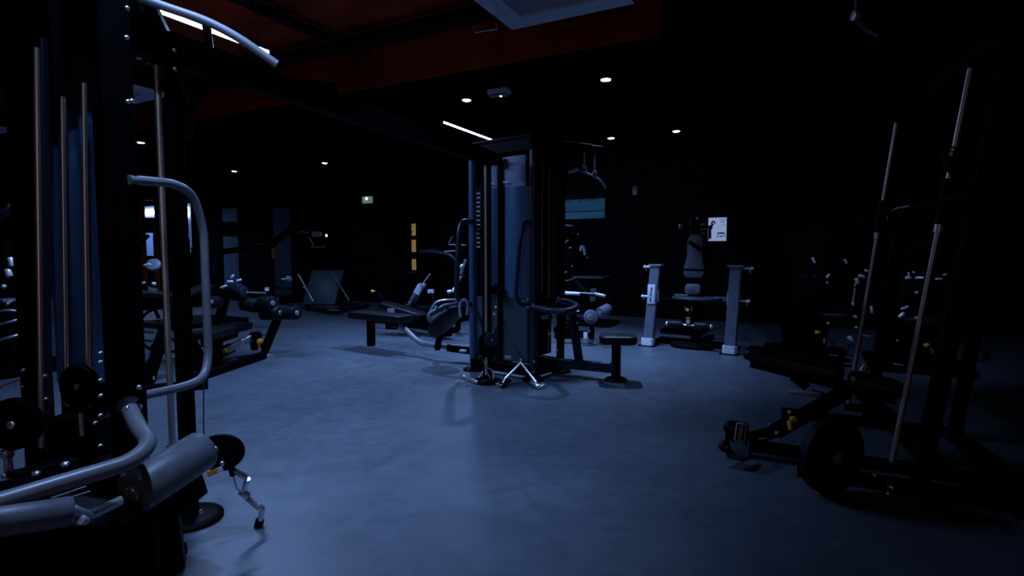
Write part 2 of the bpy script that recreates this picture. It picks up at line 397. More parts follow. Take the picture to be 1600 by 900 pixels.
# small ceiling things
t = thing('emergency_light', 'small clear rectangular emergency light on the black ceiling between two downlights', 'emergency light', (-0.161, 7.0, 3.262))
c = V(rm(-3.42, 6.1, 3.3)); c.x, c.y = (-0.161, 7.0, 3.262)[0], 7.0
MB().box((c.x, c.y, 3.275), (.28, .14, .05), ch=.01).build('housing', CASS, t)
MB().box((c.x, c.y, 3.235), (.25, .12, .03), ch=.008).build('diffuser', GLA, t)
MB().disc((c.x+.02, c.y, 3.217), (0, 0, 1), .012, .006, 12).build('lamp_dot', LAMP, t)
t = thing('ceiling_bracket', 'small U-shaped metal bracket hanging left of the big air conditioner', 'bracket', (-0.243, 4.95, 3.211))
b = MB(); b.tube([(-0.349, 5.0, 3.275), (-0.332, 5.0, 3.214), (-0.128, 4.85, 3.188), (-0.139, 4.85, 3.236)], .006, 8); b.build('bracket_frame', STL, t)
a1, a2 = (-0.349, 5.0, 3.275), (-0.139, 4.85, 3.236)
for a in (a1, a2): MB().tube([a, (a[0], a[1], 3.9)], .004, 6).build('hanger_rod', DUCT, t)
MB().box(((a1[0]+a2[0])/2, 4.925, 3.36), (.19, .1, .05)).build('sensor_box', DUCT, t)

# glowing panel in an orange frame, added behind the viewpoint to warm the rods
q = rm(.2, V0+.03, 0); t = thing('added_warm_panel', 'tall warm glowing panel in an orange frame, added behind the viewpoint', 'light panel', q)
WRM = mat('added_warm_glow', (.8, .6, .4), .3, emis=(1, .74, .6), es=.4); WRO = mat('added_orange_glow', (.8, .4, .1), .3, emis=(1, .5, .22), es=.35)
MB().pad(rm(.2, V0+.04, 2.05), UV, ZV, rrect(2.4, 1.7, .01, 2)[::-1], .03, .004).build('upper_pane', WRM, t)
MB().pad(rm(.2, V0+.04, .65), UV, ZV, rrect(2.4, 1.05, .01, 2)[::-1], .03, .004).build('lower_pane', WRO, t)
for uu in (-1.05, 1.45): rbox(MB(), uu-.04, uu+.04, V0, V0+.1, 0, 3.0).build('frame_post', ORF, t)
for zz in (.06, 1.18, 2.97): rbox(MB(), -1.05, 1.45, V0, V0+.1, zz-.03, zz+.03).build('frame_rail', ORF, t)

# ================================================================== CABLE CROSSOVER (two posts joined by a high beam)
A = V((-1.51, 2.48, 0)); B = V((-.24, 5.2, 0))
root = thing('cable_crossover', 'black cable crossover: two posts with steel guide rods joined by a long high beam', 'gym machine', A)
AB = (B-A).normalized(); NB = V((-AB.y, AB.x, 0))
MB().beam(A+ZV*2.15-AB*.35, B+ZV*2.15+AB*.12, .09, .13).build('top_beam', BLK, root)
MB().beam(A, A+ZV*2.10, .055, .06, up=(-UY, UX, 0)).build('post', BLK, root)
MB().beam(B, B+ZV*2.10, .075, .06, up=(-UY, UX, 0)).build('post', BLK, root)
ra = A + V((-.030, -.065, 0)); rb = B + V((-.005, -.075, 0))
for q, z0, z1 in ((ra, .35, 2.09), (rb, .06, 2.09)):
    g = MB().tube([q+ZV*z0, q+ZV*z1], .0135, 16).build('guide_rod', ROD, root)
    for z in (z0, z1-.03): MB().disc(q+ZV*(z+.015), (0, 0, 1), .024, .03, 16).build('rod_collar', BLK2, g)
for q in (A, B): MB().lathe(q, q+ZV*.03, [(0, .14), (.5, .14), (.8, .13), (1, .11)], 28).build('base_foot', BLK, root)
MB().beam(A+ZV*.02+V((-.3, -.12, .03)), A+V((0, 0, .05)), .08, .06).build('base_beam', BLK, root)
for z in (2.05, 1.75): pass
# curved gusset below the beam
b = MB(); b.tube([A+ZV*1.78+AB*.05, A+ZV*1.95+AB*.07, A+ZV*2.05+AB*.16, A+ZV*2.10+AB*.34], .03, 10, .1); b.build('gusset', BLK, root)
for k, (z, d) in enumerate([(2.13, .03), (2.18, .03), (2.05, .02), (1.95, .02)]): bolt(A+ZV*z+V((.04*(-1)**k, -.05, 0)), (0, -1, 0), root, .009)
# pulley carriages (trolley and pulley) on each rod
def pulley(c, ax, r, parent, name='pulley', m=None):
    a = V(ax).normalized(); c = V(c)
    o = MB().lathe(c-a*.013, c+a*.013, [(0, r), (.18, r*1.0), (.38, r*.86), (.62, r*.86), (.82, r), (1, r)], 30).build(name, m or BLK2, parent)
    MB().disc(c, a, r*.15, .034, 14).build('pulley_hub', CHR, o)
    return o
for q, z, s_ in ((rb, .37, 1.0),):
    MB().box(q+ZV*z, (.07, .09, .2), ch=.012).build('carriage', BLK2, root)
    MB().pad(q+V((.02, -.07, z+.02)), (1, .25, 0), (0, 0, 1), oval(.19, .24), .05, .01).build('pulley_guard', BLK2, root)
    pulley(q+V((.055, -.10, z+.07)), (.45, -1, 0), .07, root, m=NAVY)
    MB().tube([q+V((-.03, -.12, z-.1)), q+V((.03, -.14, z-.25))], .004, 6).build('cable', WIRE, root)
# end bolts on the beam's far part
for z in (.03, -.03):
    bolt((-1.241, 3.42, 2.252), (-.3, -1, 0), root, .012) if z > 0 else bolt((-1.174, 3.6, 2.293), (-.3, -1, 0), root, .016)
MB().beam((-1.283, 3.46, 2.268), (-1.159, 3.62, 2.299), .08, .1).build('beam_joint', BLK, root)
for x in (602, 618): pass
# arched pull-up grips
g1 = MB().tube([(-1.479, 2.0, 2.215), (-1.347, 2.08, 2.18), (-1.18, 2.16, 2.144), (-1.078, 2.2, 2.097), (-0.953, 2.26, 2.012)], .0165, 16, .12).build('pull_up_bar', SILV, root)
MB().beam((-1.347, 2.08, 2.18), (-1.509, 2.45, 2.182), .04, .04).build('grip_bracket', BLK, root)
MB().beam((-1.18, 2.16, 2.135), (-1.413, 2.62, 2.159), .03, .03).build('grip_bracket', BLK, root)

# small grip hanging from the rear post pulley
t = thing('hanging_pulley_grip', 'short steel grip arm hanging high behind the black column, against the red ceiling', 'cable handle', (-1.662, 2.6, 2.152))
b = MB(); b.tube([(-1.748, 2.6, 2.158), (-1.67, 2.6, 2.187)], .012, 10); b.build('grip_tube', STL, t)
b = MB(); b.tube([(-1.67, 2.6, 2.187), (-1.66, 2.6, 2.141), (-1.659, 2.6, 2.094)], .004, 8); b.tube([(-1.66, 2.6, 2.141), (-1.702, 2.6, 2.129)], .003, 8); b.build('strap_wire', WIRE, t)
MB().beam((-1.67, 2.6, 2.187), (-1.589, 2.58, 2.252), .025, .025).build('bracket', BLK, t)

# ================================================================== LEFT WEIGHT TOWER (near, mostly black)
C0 = V((-1.36, 1.9, 0))
root = thing('pulldown_weight_tower', 'tall black pulldown machine with blue-lit shroud and steel guide rods, nearest at the left', 'gym machine', C0)
LT = root
MB().beam((-1.36, 1.9, 0), (-1.36, 1.9, 2.35), .055, .10, up=(-UY, UX, 0)).build('column', BLK, root)
MB().beam((-1.785, 2.02, 0), (-1.785, 2.02, 2.35), .05, .08, up=(-UY, UX, 0)).build('column', BLK, root)
MB().beam((-1.84, 2.02, 2.33), (-1.3, 1.9, 2.33), .1, .14).build('top_crossbar', BLK, root)
MB().beam((-1.36, 1.9, 2.2), (-1.5, 2.3, 2.22), .08, .1).build('crossover_link', BLK, root)
# shroud: two rounded vertical folds behind the rods
s0, s1, zb, zt = (-1.72, 2.17), (-1.40, 2.12), .80, 1.86
def shroud(name, m, x0, x1, z0, z1, y, bulge, parent, seg=12):
    b = MB(); fr = []; n = seg
    pts = [(x0 + (x1-x0)*k/n, y - bulge*math.sin(math.pi*k/n)**.6) for k in range(n+1)]
    ring = pts + [(x1, y+.02), (x0, y+.02)]
    b.ringloft([[(px_, py_, z) for px_, py_ in ring][::-1] for z in (z0, z1)]); return b.build(name, m, parent, 60)
shroud('shroud', SHR, -1.86, -1.812, .72, 1.82, 2.20, .02, root)
shroud('shroud', SHR, -1.805, -1.725, .72, 1.82, 2.20, .03, root)
shroud('shroud', SHR, -1.715, -1.675, .72, 1.83, 2.19, .02, root)
MB().box((-1.775, 2.25, 1.3), (.22, .03, 2.1), yaw=0).build('back_panel', BLK2, root)
MB().box((-1.77, 2.13, 2.09), (.23, .2, .52), yaw=0, ch=.02).build('top_cover', BLK2, root)
for (p0, p1, r) in (((-1.684, 1.98, 1.975), (-1.747, 1.98, 0.516), .0115), ((-1.664, 2.06, 1.923), (-1.715, 2.06, 0.648), .0085), ((-1.586, 2.06, 1.877), (-1.631, 2.06, 0.648), .0085)):
    g = MB().tube([p0, p1], r, 16).build('guide_rod', ROD, root)
    MB().disc(p1, (0, 0, 1), r*1.6, .025, 14).build('rod_collar', BLK2, g)
MB().beam((-1.666, 1.99, 2.012), (-1.73, 1.99, 0.512), .012, .03, up=(0, 1, 0)).build('rod_cover', NAVY, root)
# weight stack and housing
for k in range(10):
    z = .30 + k*.032
    MB().box((-1.71, 2.12, z), (.22, .13, .027), yaw=0, ch=.004).build('weight_plate', BLK2, root)
pulley((-1.594, 1.98, 0.76), (.2, 1, 0), .08, root)
MB().box((-1.638, 1.98, 0.594), (.07, .05, .08), yaw=0, ch=.01).build('selector_block', RUB, root)
MB().tube([(-1.559, 1.93, 0.674), (-1.556, 1.93, 0.591)], .006, 8).build('selector_pin', STL, root)
MB().box((-1.62, 2.1, .13), (.44, .3, .26), yaw=0, ch=.01).build('stack_base', BLK, root)
MB().beam((-1.78, 2.1, 0), (-1.36, 2.0, 0.05), .3, .05).build('base_beam', BLK, root)
for q in ((-1.411, 1.85, 0.906), (-1.413, 1.85, 0.875), (-1.416, 1.85, 0.812), (-1.418, 1.85, 0.758), (-1.422, 1.85, 0.689), (-1.427, 1.85, 0.582), (-1.441, 1.85, 0.662), (-1.709, 1.97, 0.8), (-1.711, 1.97, 0.715)):
    bolt(q, (0, -1, .1), root, .007)
for q in ((-1.796, 1.98, 0.82), (-1.8, 1.98, 0.76), (-1.271, 1.84, 1.75), (-1.258, 1.84, 1.752), (-1.26, 1.84, 2.05), (-1.266, 1.84, 1.956)):
    bolt(q, (0, -1, -.1), root, .0075)
for q in ((-1.296, 1.86, 0.785), (-1.297, 1.86, 0.717)): bolt(q, (1, -.2, 0), root, .009)
MB().box((-1.80, 2.0, .98), (.016, .06, 1.1), yaw=0).build('side_bracket', BLK, root)
# side guard loop
MB().tube([(-1.327, 1.9, 1.502), (-1.313, 2.12, 1.519), (-1.294, 2.22, 1.495), (-1.286, 2.28, 1.357), (-1.285, 2.28, 0.804), (-1.275, 2.22, 0.73), (-1.303, 2.12, 0.72), (-1.35, 1.9, 0.736)], .0165, 16, .12).build('guard_loop', GRA, root)
# low pulley arm
MB().tube([(-1.298, 2.26, 0.721), (-1.331, 2.3, 0.437)], .003, 8).build('cable', WIRE, root)
a_ax = V((.75, -.62, .1))
MB().pad((-1.247, 2.28, 0.397), (1, .25, 0), (0, 0, 1), oval(.19, .16, 28, 2.0), .018, .004).build('pulley_guard', BLK2, root)
pulley((-1.253, 2.31, 0.385), (.25, -1, 0), .078, root)
for q in ((-1.26, 2.265, 0.419), (-1.235, 2.265, 0.355)): bolt(q, (.2, -1, 0), root, .011)
MB().beam((-1.482, 2.1, 0.366), (-1.239, 2.3, 0.375), .05, .07).build('pulley_arm', BLK, root)
MB().beam((-1.263, 2.2, 0.332), (-1.231, 2.22, 0.342), .003, .022, up=(0, .1, 1)).build('warning_sticker', ORG, root)
MB().beam((-1.231, 2.22, 0.342), (-1.214, 2.23, 0.347), .004, .02, up=(0, .1, 1)).build('warning_sticker', LBL, root)
# thigh roller and seat frame
roller((-1.276, 1.78, 0.441), (-1.188, 2.05, 0.495), .077, root, 'thigh_roller', FOAM)
MB().beam((-1.27, 1.95, 0.32), (-1.356, 2.12, -0.054), .07, .07).build('roller_stem', BLK, root)
MB().beam((-1.384, 1.75, 0.262), (-1.266, 2.1, 0.366), .12, .14).build('seat_frame', BLK, root)
MB().tube([(-1.314, 1.84, 0.712), (-1.246, 1.78, 0.669), (-1.165, 1.72, 0.634), (-1.175, 1.64, 0.606), (-1.265, 1.52, 0.6), (-1.369, 1.38, 0.592)], .0255, 20, .11).build('thigh_bar', GRA, root)
MB().disc((-1.325, 1.85, 0.718), (.3, -.6, .75), .036, .03, 18).build('bar_collar', BLK2, root)
bolt((-1.306, 1.82, 0.724), (.2, -1, .2), root, .008)
roller((-1.388, 1.33, 0.562), (-1.248, 1.5, 0.52), .042, root, 'thigh_roller', FOAM)
b = MB(); b.tube([(-1.248, 1.5, 0.52), (-1.232, 1.54, 0.485), (-1.233, 1.66, 0.471)], .0155, 14, .02); b.build('roller_axle', STL, root)
MB().roll((-1.227, 1.5, 0.493), (-1.229, 1.52, 0.478), .014, .004).build('axle_knob', STL, root)
MB().disc((-1.236, 1.67, 0.472), (1, .3, .3), .012, .01, 12).build('yellow_plug', YEL, root)
# black housing under the bars
MB().beam((-1.606, 1.5, 0.403), (-1.309, 1.78, 0.285), .3, .22).build('seat_pad', BLK, root)
MB().beam((-1.865, 1.75, 0.393), (-1.372, 2.0, 0.469), .12, .09).build('lower_beam', BLK, root)
MB().beam((-1.5, 1.62, 0), (-1.5, 1.62, .42), .2, .3).build('seat_post', BLK, root)
MB().beam((-1.3, 1.78, 0), (-1.3, 1.78, .42), .1, .15).build('seat_post', BLK, root)
for q in ((-1.396, 2.02, 0.221), (-1.461, 2.02, 0.084), (-1.191, 2.02, 0.264)): bolt(q, (.2, -1, 0), root, .01)
for p, q in (((-1.459, 1.62, 0.501), (-1.427, 1.76, 0.493)), ((-1.432, 1.62, 0.493), (-1.415, 1.76, 0.476)), ((-1.405, 1.62, 0.485), (-1.403, 1.76, 0.459))): MB().beam(p, q, .006, .004).build('trim_strip', STL, root)
for q in ((-1.523, 1.7, 0.542), (-1.429, 1.7, 0.572), (-1.578, 1.7, 0.54)): bolt(q, (0, -.3, 1), root, .012)
MB().beam((-1.565, 1.66, 0.557), (-1.524, 1.84, 0.532), .05, .02).build('top_plate', BLK2, root)
# left disc pulley with its brassy rod
pulley((-1.631, 1.75, 0.691), (.1, -1, 0), .085, root)
b = MB(); b.tube([(-1.657, 1.75, 0.621), (-1.659, 1.75, 0.513)], .012, 14); b.build('adjuster_rod', CHR, root)
b = MB(); b.roll((-1.658, 1.75, 0.606), (-1.659, 1.75, 0.58), .018, .004); b.roll((-1.658, 1.75, 0.528), (-1.659, 1.75, 0.511), .02, .004); b.build('adjuster_collar', STL, root)
MB().beam((-2.236, 2.1, 0.636), (-1.902, 2.1, 0.763), .04, .02).build('side_arm', STL, root)
MB().beam((-1.78, 1.75, .4), (-1.78, 2.02, .4), .06, .06).build('side_arm', BLK, root)
MB().beam((-1.659, 1.78, 0.682), (-1.785, 2.02, .62), .03, .05).build('pulley_bracket', BLK, root)

# chrome stirrup lying under the low pulley
root = thing('revolving_chrome_handle', 'jointed chrome cable handle hanging from the low pulley to the floor, front left', 'cable handle', (-1.166, 2.42, -0.013))
b = MB(); b.tube([(-1.216, 2.3, 0.33), (-1.214, 2.31, 0.286)], .014, 10); b.build('cable_stop', RUB, root)
b = MB(); b.tube([(-1.208, 2.31, 0.306), (-1.163, 2.33, 0.266)], .014, 14); b.build('grip_segment', CHR, root)
b = MB(); b.tube([(-1.161, 2.33, 0.26), (-1.189, 2.35, 0.202)], .012, 14); b.build('grip_segment', CHR, root)
b = MB(); b.tube([(-1.214, 2.31, 0.286), (-1.21, 2.33, 0.217), (-1.193, 2.35, 0.187), (-1.175, 2.35, 0.211)], .0045, 8, .01); b.build('carabiner', CHR, root)
b = MB(); b.roll((-1.204, 2.35, 0.199), (-1.175, 2.36, 0.165), .017, .004); b.build('swivel', CHR, root)
b = MB(); b.tube([(-1.187, 2.36, 0.165), (-1.141, 2.38, 0.106)], .0125, 14); b.build('grip_segment', STL, root)
b = MB(); b.roll((-1.146, 2.38, 0.118), (-1.123, 2.39, 0.089), .014, .004); b.tube([(-1.128, 2.39, 0.095), (-1.151, 2.41, 0.025)], .0125, 14); b.build('grip_segment', CHR, root)
b = MB(); b.roll((-1.148, 2.41, 0.043), (-1.169, 2.42, -0.019), .019, .01); b.build('rubber_tip', RUB, root)

# ================================================================== CENTRE MULTI-STATION TOWER
TL = V((-.411, 5.75, 0)); TR = V((.208, 5.28, 0))
fu = (TR-TL).normalized(); fn = V((fu.y, -fu.x, 0)).normalized()     # fn points to the viewer
W = (TR-TL).length
root = thing('multi_station_weight_tower', 'tall central machine tower with blue shrouds, pale header panel and black columns', 'gym machine', (TL+TR)/2)
TW = root
def tp(a, d, z): return TL + fu*a - fn*d + ZV*z      # a along the front, d backwards, z up
D = .5
for i, (a, d, m) in enumerate(((0, 0, SHR), (W, 0, NAVY), (0, D, BLK), (W, D, BLK))):
    MB().tube([tp(a, d, .02), tp(a, d, 2.24)], .042, 24).build('column', m, root)
    MB().lathe(tp(a, d, 0), tp(a, d, .03), [(0, .11), (.5, .11), (1, .085)], 26).build('base_foot', BLK2, root)
for z, h in ((2.29, .12), (.09, .1)):
    for a0, d0, a1, d1 in ((0, 0, W, 0), (0, D, W, D), (0, 0, 0, D), (W, 0, W, D)):
        MB().beam(tp(a0, d0, z), tp(a1, d1, z), .09, h).build('top_rail' if z > 1 else 'base_rail', BLK, root)
MB().pad(tp(W/2, D/2, 2.37), fu, -fn, rrect(W+.1, D+.1, .05), .03, .01).build('top_cover', BLK2, root)
def face(a0, a1, z0, z1, m, name, bulge=0.0, d=-.02, n=10, parent=None):
    b = MB(); pts = [(a0+(a1-a0)*k/n, d - bulge*math.sin(math.pi*k/n)**.7) for k in range(n+1)] + [(a1, d+.018), (a0, d+.018)]
    b.ringloft([[tp(a, dd, z) for a, dd in pts] for z in (z0, z1)]); return b.build(name, m, parent or root, 50)
face(.02, W-.02, .25, 2.2, BLK2, 'inner_panel', d=.06)
# left bay: narrow slot with the weight plates, then the cover
face(.13, .345, 1.90, 2.2, HDR, 'header_panel', .01, .0)
face(.40, .68, 1.90, 2.2, HDR, 'header_panel', .01, .0)
face(.13, .345, .80, 1.895, SHR, 'shroud', .035, .015)
face(.40, .72, .80, 1.895, SHR, 'shroud', .06, .02)
face(.05, .345, .22, .795, SHT, 'lower_panel', .0, .0)
face(.42, .72, .16, .795, SHT, 'lower_panel', .0, -.02)
hd = root.children[-6]
def line(a0, z0, a1, z1, m=LBL, w=.006): return MB().beam(tp(a0, -.034, z0), tp(a1, -.034, z1), w, .003, up=fn).build('printed_line', m, root)
line(.16, 2.16, .22, 1.98); line(.23, 1.945, .32, 1.945, LBL, .010); line(.43, 1.95, .50, 1.95, LBL, .012); line(.66, 2.14, .60, 2.0)
line(.15, 2.13, .33, 2.13, INK); line(.43, 2.13, .66, 2.13, INK)
# plates seen edge on through the slot, each with its pale number strip
for k in range(14):
    z = 1.30 + k*.046
    p = MB().box(tp(.095, .03, z), (.075, .1, .041), yaw=math.atan2(fu.y, fu.x), ch=.003).build('weight_plate', BLK2, root)
    if k < 13: MB().box(tp(.095, -.022, z+.012), (.05, .003, .010), yaw=math.atan2(fu.y, fu.x), ch=.001).build('number_strip', LBL, p)
for a in (.064, .126): MB().tube([tp(a, -.02, .85), tp(a, -.02, 1.96)], .004, 8).build('slot_trim', NAVY, root)
# centre slot: rail, cable, chain, pin
MB().box(tp(.372, 0, 1.2), (.045, .07, 1.96), yaw=math.atan2(fu.y, fu.x)).build('centre_rail', BLK, root)
MB().tube([tp(.375, -.06, .3), tp(.375, -.06, 2.2)], .004, 8).build('cable', WIRE, root)
pulley(tp(.372, -.07, 2.17), fu, .05, root)
pulley(tp(.372, -.08, .88), fu*.9+fn*.4, .055, root); pulley(tp(.41, -.08, .88), fu*.9+fn*.4, .055, root)
def chain(p0, p1, parent, name='chain', r=.0045):
    p0, p1 = V(p0), V(p1); L = (p1-p0).length; n = max(2, int(L/.024)); b = MB()
    T = (p1-p0).normalized(); s = T.cross(V((0, 1, .1))).normalized(); s2 = T.cross(s)
    for k in range(n):
        c = p0 + T*(L*(k+.5)/n); q = s if k % 2 else s2
        loop = [c + T*math.cos(a)*.0155 + q*math.sin(a)*.008 for a in [2*math.pi*j/8 for j in range(9)]]
        b.tube(loop, r*.6, 5)
    return b.build(name, SILV, parent)
tag(chain(tp(.372, -.085, .27), tp(.372, -.085, .66), root), None, None)
yknob(tp(.365, -.06, .63), fn, root, .8)
bolt(tp(.36, -.06, .70), fn, root, .013); bolt(tp(.385, -.06, .25), fn, root, .014)
lb = MB().box(tp(.50, -.045, .20), (.075, .004, .03), yaw=math.atan2(fu.y, fu.x), ch=.001).build('plate_label', LBL, root)
for k in range(3): MB().box(tp(.478+.022*k, -.05, .20), (.013, .003, .014), yaw=math.atan2(fu.y, fu.x), ch=.0005).build('label_print', INK, lb)
# right side face: black bay with rods, cables, chain
rs = lambda d, z, o=0: tp(W+o, d, z)
MB().beam(rs(.25, .2, -.09), rs(.25, 2.2, -.09), .40, .02, up=fu).build('side_panel', BLK2, root)
for d, z0, z1 in ((.15, .85, 2.15), (.277, .6, 2.1)):
    MB().tube([rs(d, z0), rs(d, z1)], .006, 10).build('guide_rod', ROD, root)
pulley((0.333, 5.42, 0.81), (.9, -.4, 0), .055, root)
MB().pad((0.37, 5.5, 0.738), (.5, -.8, 0), (0, 0, 1), oval(.1, .12), .03, .008).build('pulley_guard', BLK2, root)
chain((0.368, 5.45, 0.496), (0.369, 5.45, 0.236), root)
yknob((0.36, 5.43, 0.441), (.5, -.8, 0), root, .8)
MB().beam((0.231, 5.42, 0.597), (0.407, 5.55, 0.588), .03, .03).build('side_arm', NAVY, root)
MB().roll((0.287, 5.4, 0.606), (0.359, 5.42, 0.617), .022, .005).build('arm_clamp', STL, root)
for q in ((0.21, 5.22, 0.752), (0.154, 5.22, 0.801), (0.154, 5.22, 0.727), (0.211, 5.22, 0.197), (0.211, 5.22, 0.096), (0.482, 5.6, 0.789), (0.472, 5.6, 0.241)): bolt(q, (.3, -1, 0), root, .012)
MB().box((0.213, 5.32, 1.025), (.03, .02, .17), ch=.004).build('adjuster_label', GLA, root)
# handle loops on the tower
MB().tube([(0.194, 5.3, 0.757), (0.086, 5.2, 0.748), (0.036, 5.15, 0.819), (0.072, 5.15, 1.341), (0.109, 5.18, 1.54), (0.174, 5.3, 1.553)], .018, 14, .08).build('grip_loop', NAVY, root)
MB().tube([(-0.397, 5.75, 1.572), (-0.511, 5.6, 1.577), (-0.539, 5.55, 1.464), (-0.569, 5.55, 0.858), (-0.542, 5.6, 0.729), (-0.408, 5.75, 0.701)], .026, 16, .1).build('grip_loop', NAVY, root)
MB().tube([(-0.159, 5.38, 0.506), (-0.18, 5.25, 0.468), (-0.151, 5.3, 0.34), (-0.16, 5.38, 0.197)], .022, 12, .05).build('foot_loop', NAVY, root)

# low row footplate and seat station, left
MB().tube([tp(-.02, .35, .17), (-0.816, 6.25, 0.169), (-1.127, 6.55, 0.157), (-1.391, 6.75, 0.357)], .032, 16, .12).build('row_frame_tube', GRA, root)
MB().beam(tp(0, .35, .12), (-0.739, 6.22, 0.16), .07, .08).build('row_beam', BLK, root)
po = (-1.867, 7.15, 0.022)
MB().beam((po[0], po[1], .02), (po[0], po[1], .38), .085, .085).build('seat_post', BLK, root)
MB().box((po[0], po[1], .01), (.16, .12, .02), ch=.01).build('base_foot', STL, root)
MB().beam((po[0], po[1], .36), (-1.352, 6.8, 0.383), .08, .06).build('seat_rail', BLK, root)
sx = (V((-1.32, 6.72, 0.449))-V((-2.092, 7.25, 0.42))); sx.z = 0
sc = (V((-1.32, 6.72, 0.449))+V((-2.092, 7.25, 0.42)))/2
MB().pad((sc.x, sc.y, .43), sx, V((-sx.y, sx.x, 0)), rrect(sx.length+.05, .30, .07), .085, .02).build('seat_pad', VIN, root)
MB().box((-1.525, 6.85, 0.311), (.16, .08, .05), ch=.012).build('adjuster_box', BLK2, root)
bolt((-1.478, 6.78, 0.321), (0, -1, 0), root)
MB().pad((-0.746, 6.0, 0.492), V((.62, -.1, .62)), V((.5, .8, -.35)), oval(.46, .30, 28, 2.2), .05, .02).build('footplate', VIN, root)
MB().beam((-0.868, 6.25, 0.139), (-0.816, 6.15, 0.341), .06, .06).build('footplate_stem', BLK, root)
MB().tube([(-0.901, 6.0, 0.563), (-0.718, 5.9, 0.673), (-0.5, 5.8, 0.731)], .022, 12, .05).build('row_arm', NAVY, root)
b = MB().box((-0.544, 5.95, 0.171), (.07, .05, .02)).build('rail_label', LBL, root)
# strap handle draped on the arm
t = thing('ankle_strap_handle', 'pale strap handle with steel buckles draped over the arm left of the tower', 'cable handle', (-0.499, 5.62, 0.567))
b = MB(); b.tube([(-0.536, 5.6, 0.609), (-0.54, 5.58, 0.731), (-0.499, 5.56, 0.779), (-0.455, 5.58, 0.744), (-0.464, 5.6, 0.622)], .013, 10, .06); b.build('strap', LBL, t)
b = MB(); b.roll((-0.536, 5.6, 0.662), (-0.53, 5.6, 0.582), .016, .004); b.roll((-0.463, 5.6, 0.676), (-0.47, 5.6, 0.609), .012, .004); b.build('buckle', CHR, t)

# right seat station
rp = (1.02, 5.27)
MB().beam(tp(W-.02, .35, .12), (rp[0], rp[1], .12), .08, .09).build('seat_beam', NAVY, root)
for k in (0.62,): 
    q = tp(W-.02, .35, .166).lerp(V((rp[0], rp[1], .166)), .78); MB().beam(q, q.lerp(V((rp[0], rp[1], .166)), .6), .075, .004).build('anti_slip_plate', LBL, root)
MB().beam((rp[0], rp[1], .02), (rp[0], rp[1], .36), .075, .075).build('seat_post', BLK, root)
MB().lathe((rp[0], rp[1], 0), (rp[0], rp[1], .03), [(0, .11), (.5, .11), (1, .085)], 26).build('base_foot', BLK2, root)
MB().pad((1.04, 5.3, .405), V((1, -.12, .0)), V((.12, 1, 0)), [(x*(1-.14*math.exp(-(x/.06)**2)*0), y*(1-.22*math.exp(-(x/.07)**2))) for x, y in rrect(.36, .30, .07, 8)], .085, .028).build('seat_pad', VIN, root)
MB().beam((0.687, 5.5, 0.134), (0.605, 5.5, 0.673), .065, .075, up=(1, .3, 0)).build('inclined_upright', NAVY, root)
MB().tube([(0.205, 5.25, 0.724), (0.37, 5.05, 0.708), (0.526, 5.0, 0.707), (0.633, 5.15, 0.74), (0.559, 5.5, 0.758), (0.485, 5.7, 0.747)], .03, 18, .1).build('thigh_bar', NAVY, root)
bolt((0.657, 5.44, 0.55), (.3, -1, 0), root, .014); bolt((0.602, 5.42, 0.707), (.3, -1, 0), root, .01)
MB().beam((0.479, 5.95, 0.406), (0.739, 6.3, 0.364), .05, .06).build('rear_arm', BLK, root)

# attachments on the floor in front
t = thing('straight_chrome_handle', 'straight chrome bar lying on the floor left of the front post', 'cable handle', (-0.432, 5.25, 0.045))
b = MB(); a, c = V((-0.514, 5.4, 0.076)), V((-0.322, 5.1, 0.049)); a.z = c.z = .02
b.tube([a, c], .012, 12); b.build('bar', STL, t)
d = (c-a).normalized(); b = MB(); b.roll(a, a+d*.09, .019, .005); b.roll(a+d*.12, c, .019, .005); b.build('grip', CHR, t)
t = thing('stirrup_handle', 'triangular chrome stirrup handle standing on the floor at the front post', 'cable handle', (-0.195, 5.1, 0.018))
b = MB(); b.tube([(-0.23, 5.1, 0.24), (-0.254, 5.08, 0.152), (-0.182, 5.08, 0.029), (-0.17, 5.1, 0.129), (-0.231, 5.1, 0.166)], .006, 8, .02); b.tube([(-0.273, 5.1, 0.129), (-0.313, 5.05, 0.079)], .006, 8); b.build('frame', CHR, t)
b = MB(); b.roll((-0.289, 5.05, 0.037), (-0.181, 5.07, 0.056), .016, .004); b.build('grip', RUB, t)
t = thing('v_shaped_row_handle', 'chrome V-shaped close grip row handle standing in front of the tower', 'cable handle', (0.089, 5.0, 0.036))
ap = V((0.085, 5.12, 0.205)); l_ = V((-0.066, 5.0, 0.079)); r_ = V((0.224, 4.95, 0.055)); 
b = MB(); b.tube([l_, ap], .014, 10); b.tube([ap, r_], .014, 10); b.build('frame', CHR, t)
b = MB(); b.tube([ap+ZV*.0, ap+ZV*.03], .006, 8); b.disc(ap+ZV*.03, (0, 1, 0), .014, .01, 12); b.build('eyelet', CHR, t)
for q, s_ in ((l_, -1), (r_, 1)):
    z0 = V((q.x, q.y, .02)); 
    b = MB(); b.roll(z0+V((-.04*s_, .07, .025)), z0+V((.03*s_, -.05, .005)), .024, .005); b.build('grip', CHR if s_ > 0 else RUB, t)
    b = MB(); b.tube([q, z0+V((-.04*s_, .07, .02))], .008, 8); b.tube([q, z0+V((.03*s_, -.05, .01))], .008, 8); b.tube([z0+V((.03*s_, -.05, .01)), z0+V((.08*s_, -.02, .02)), z0+V((.05*s_, .05, .02))], .008, 8); b.build('bracket', CHR, t)

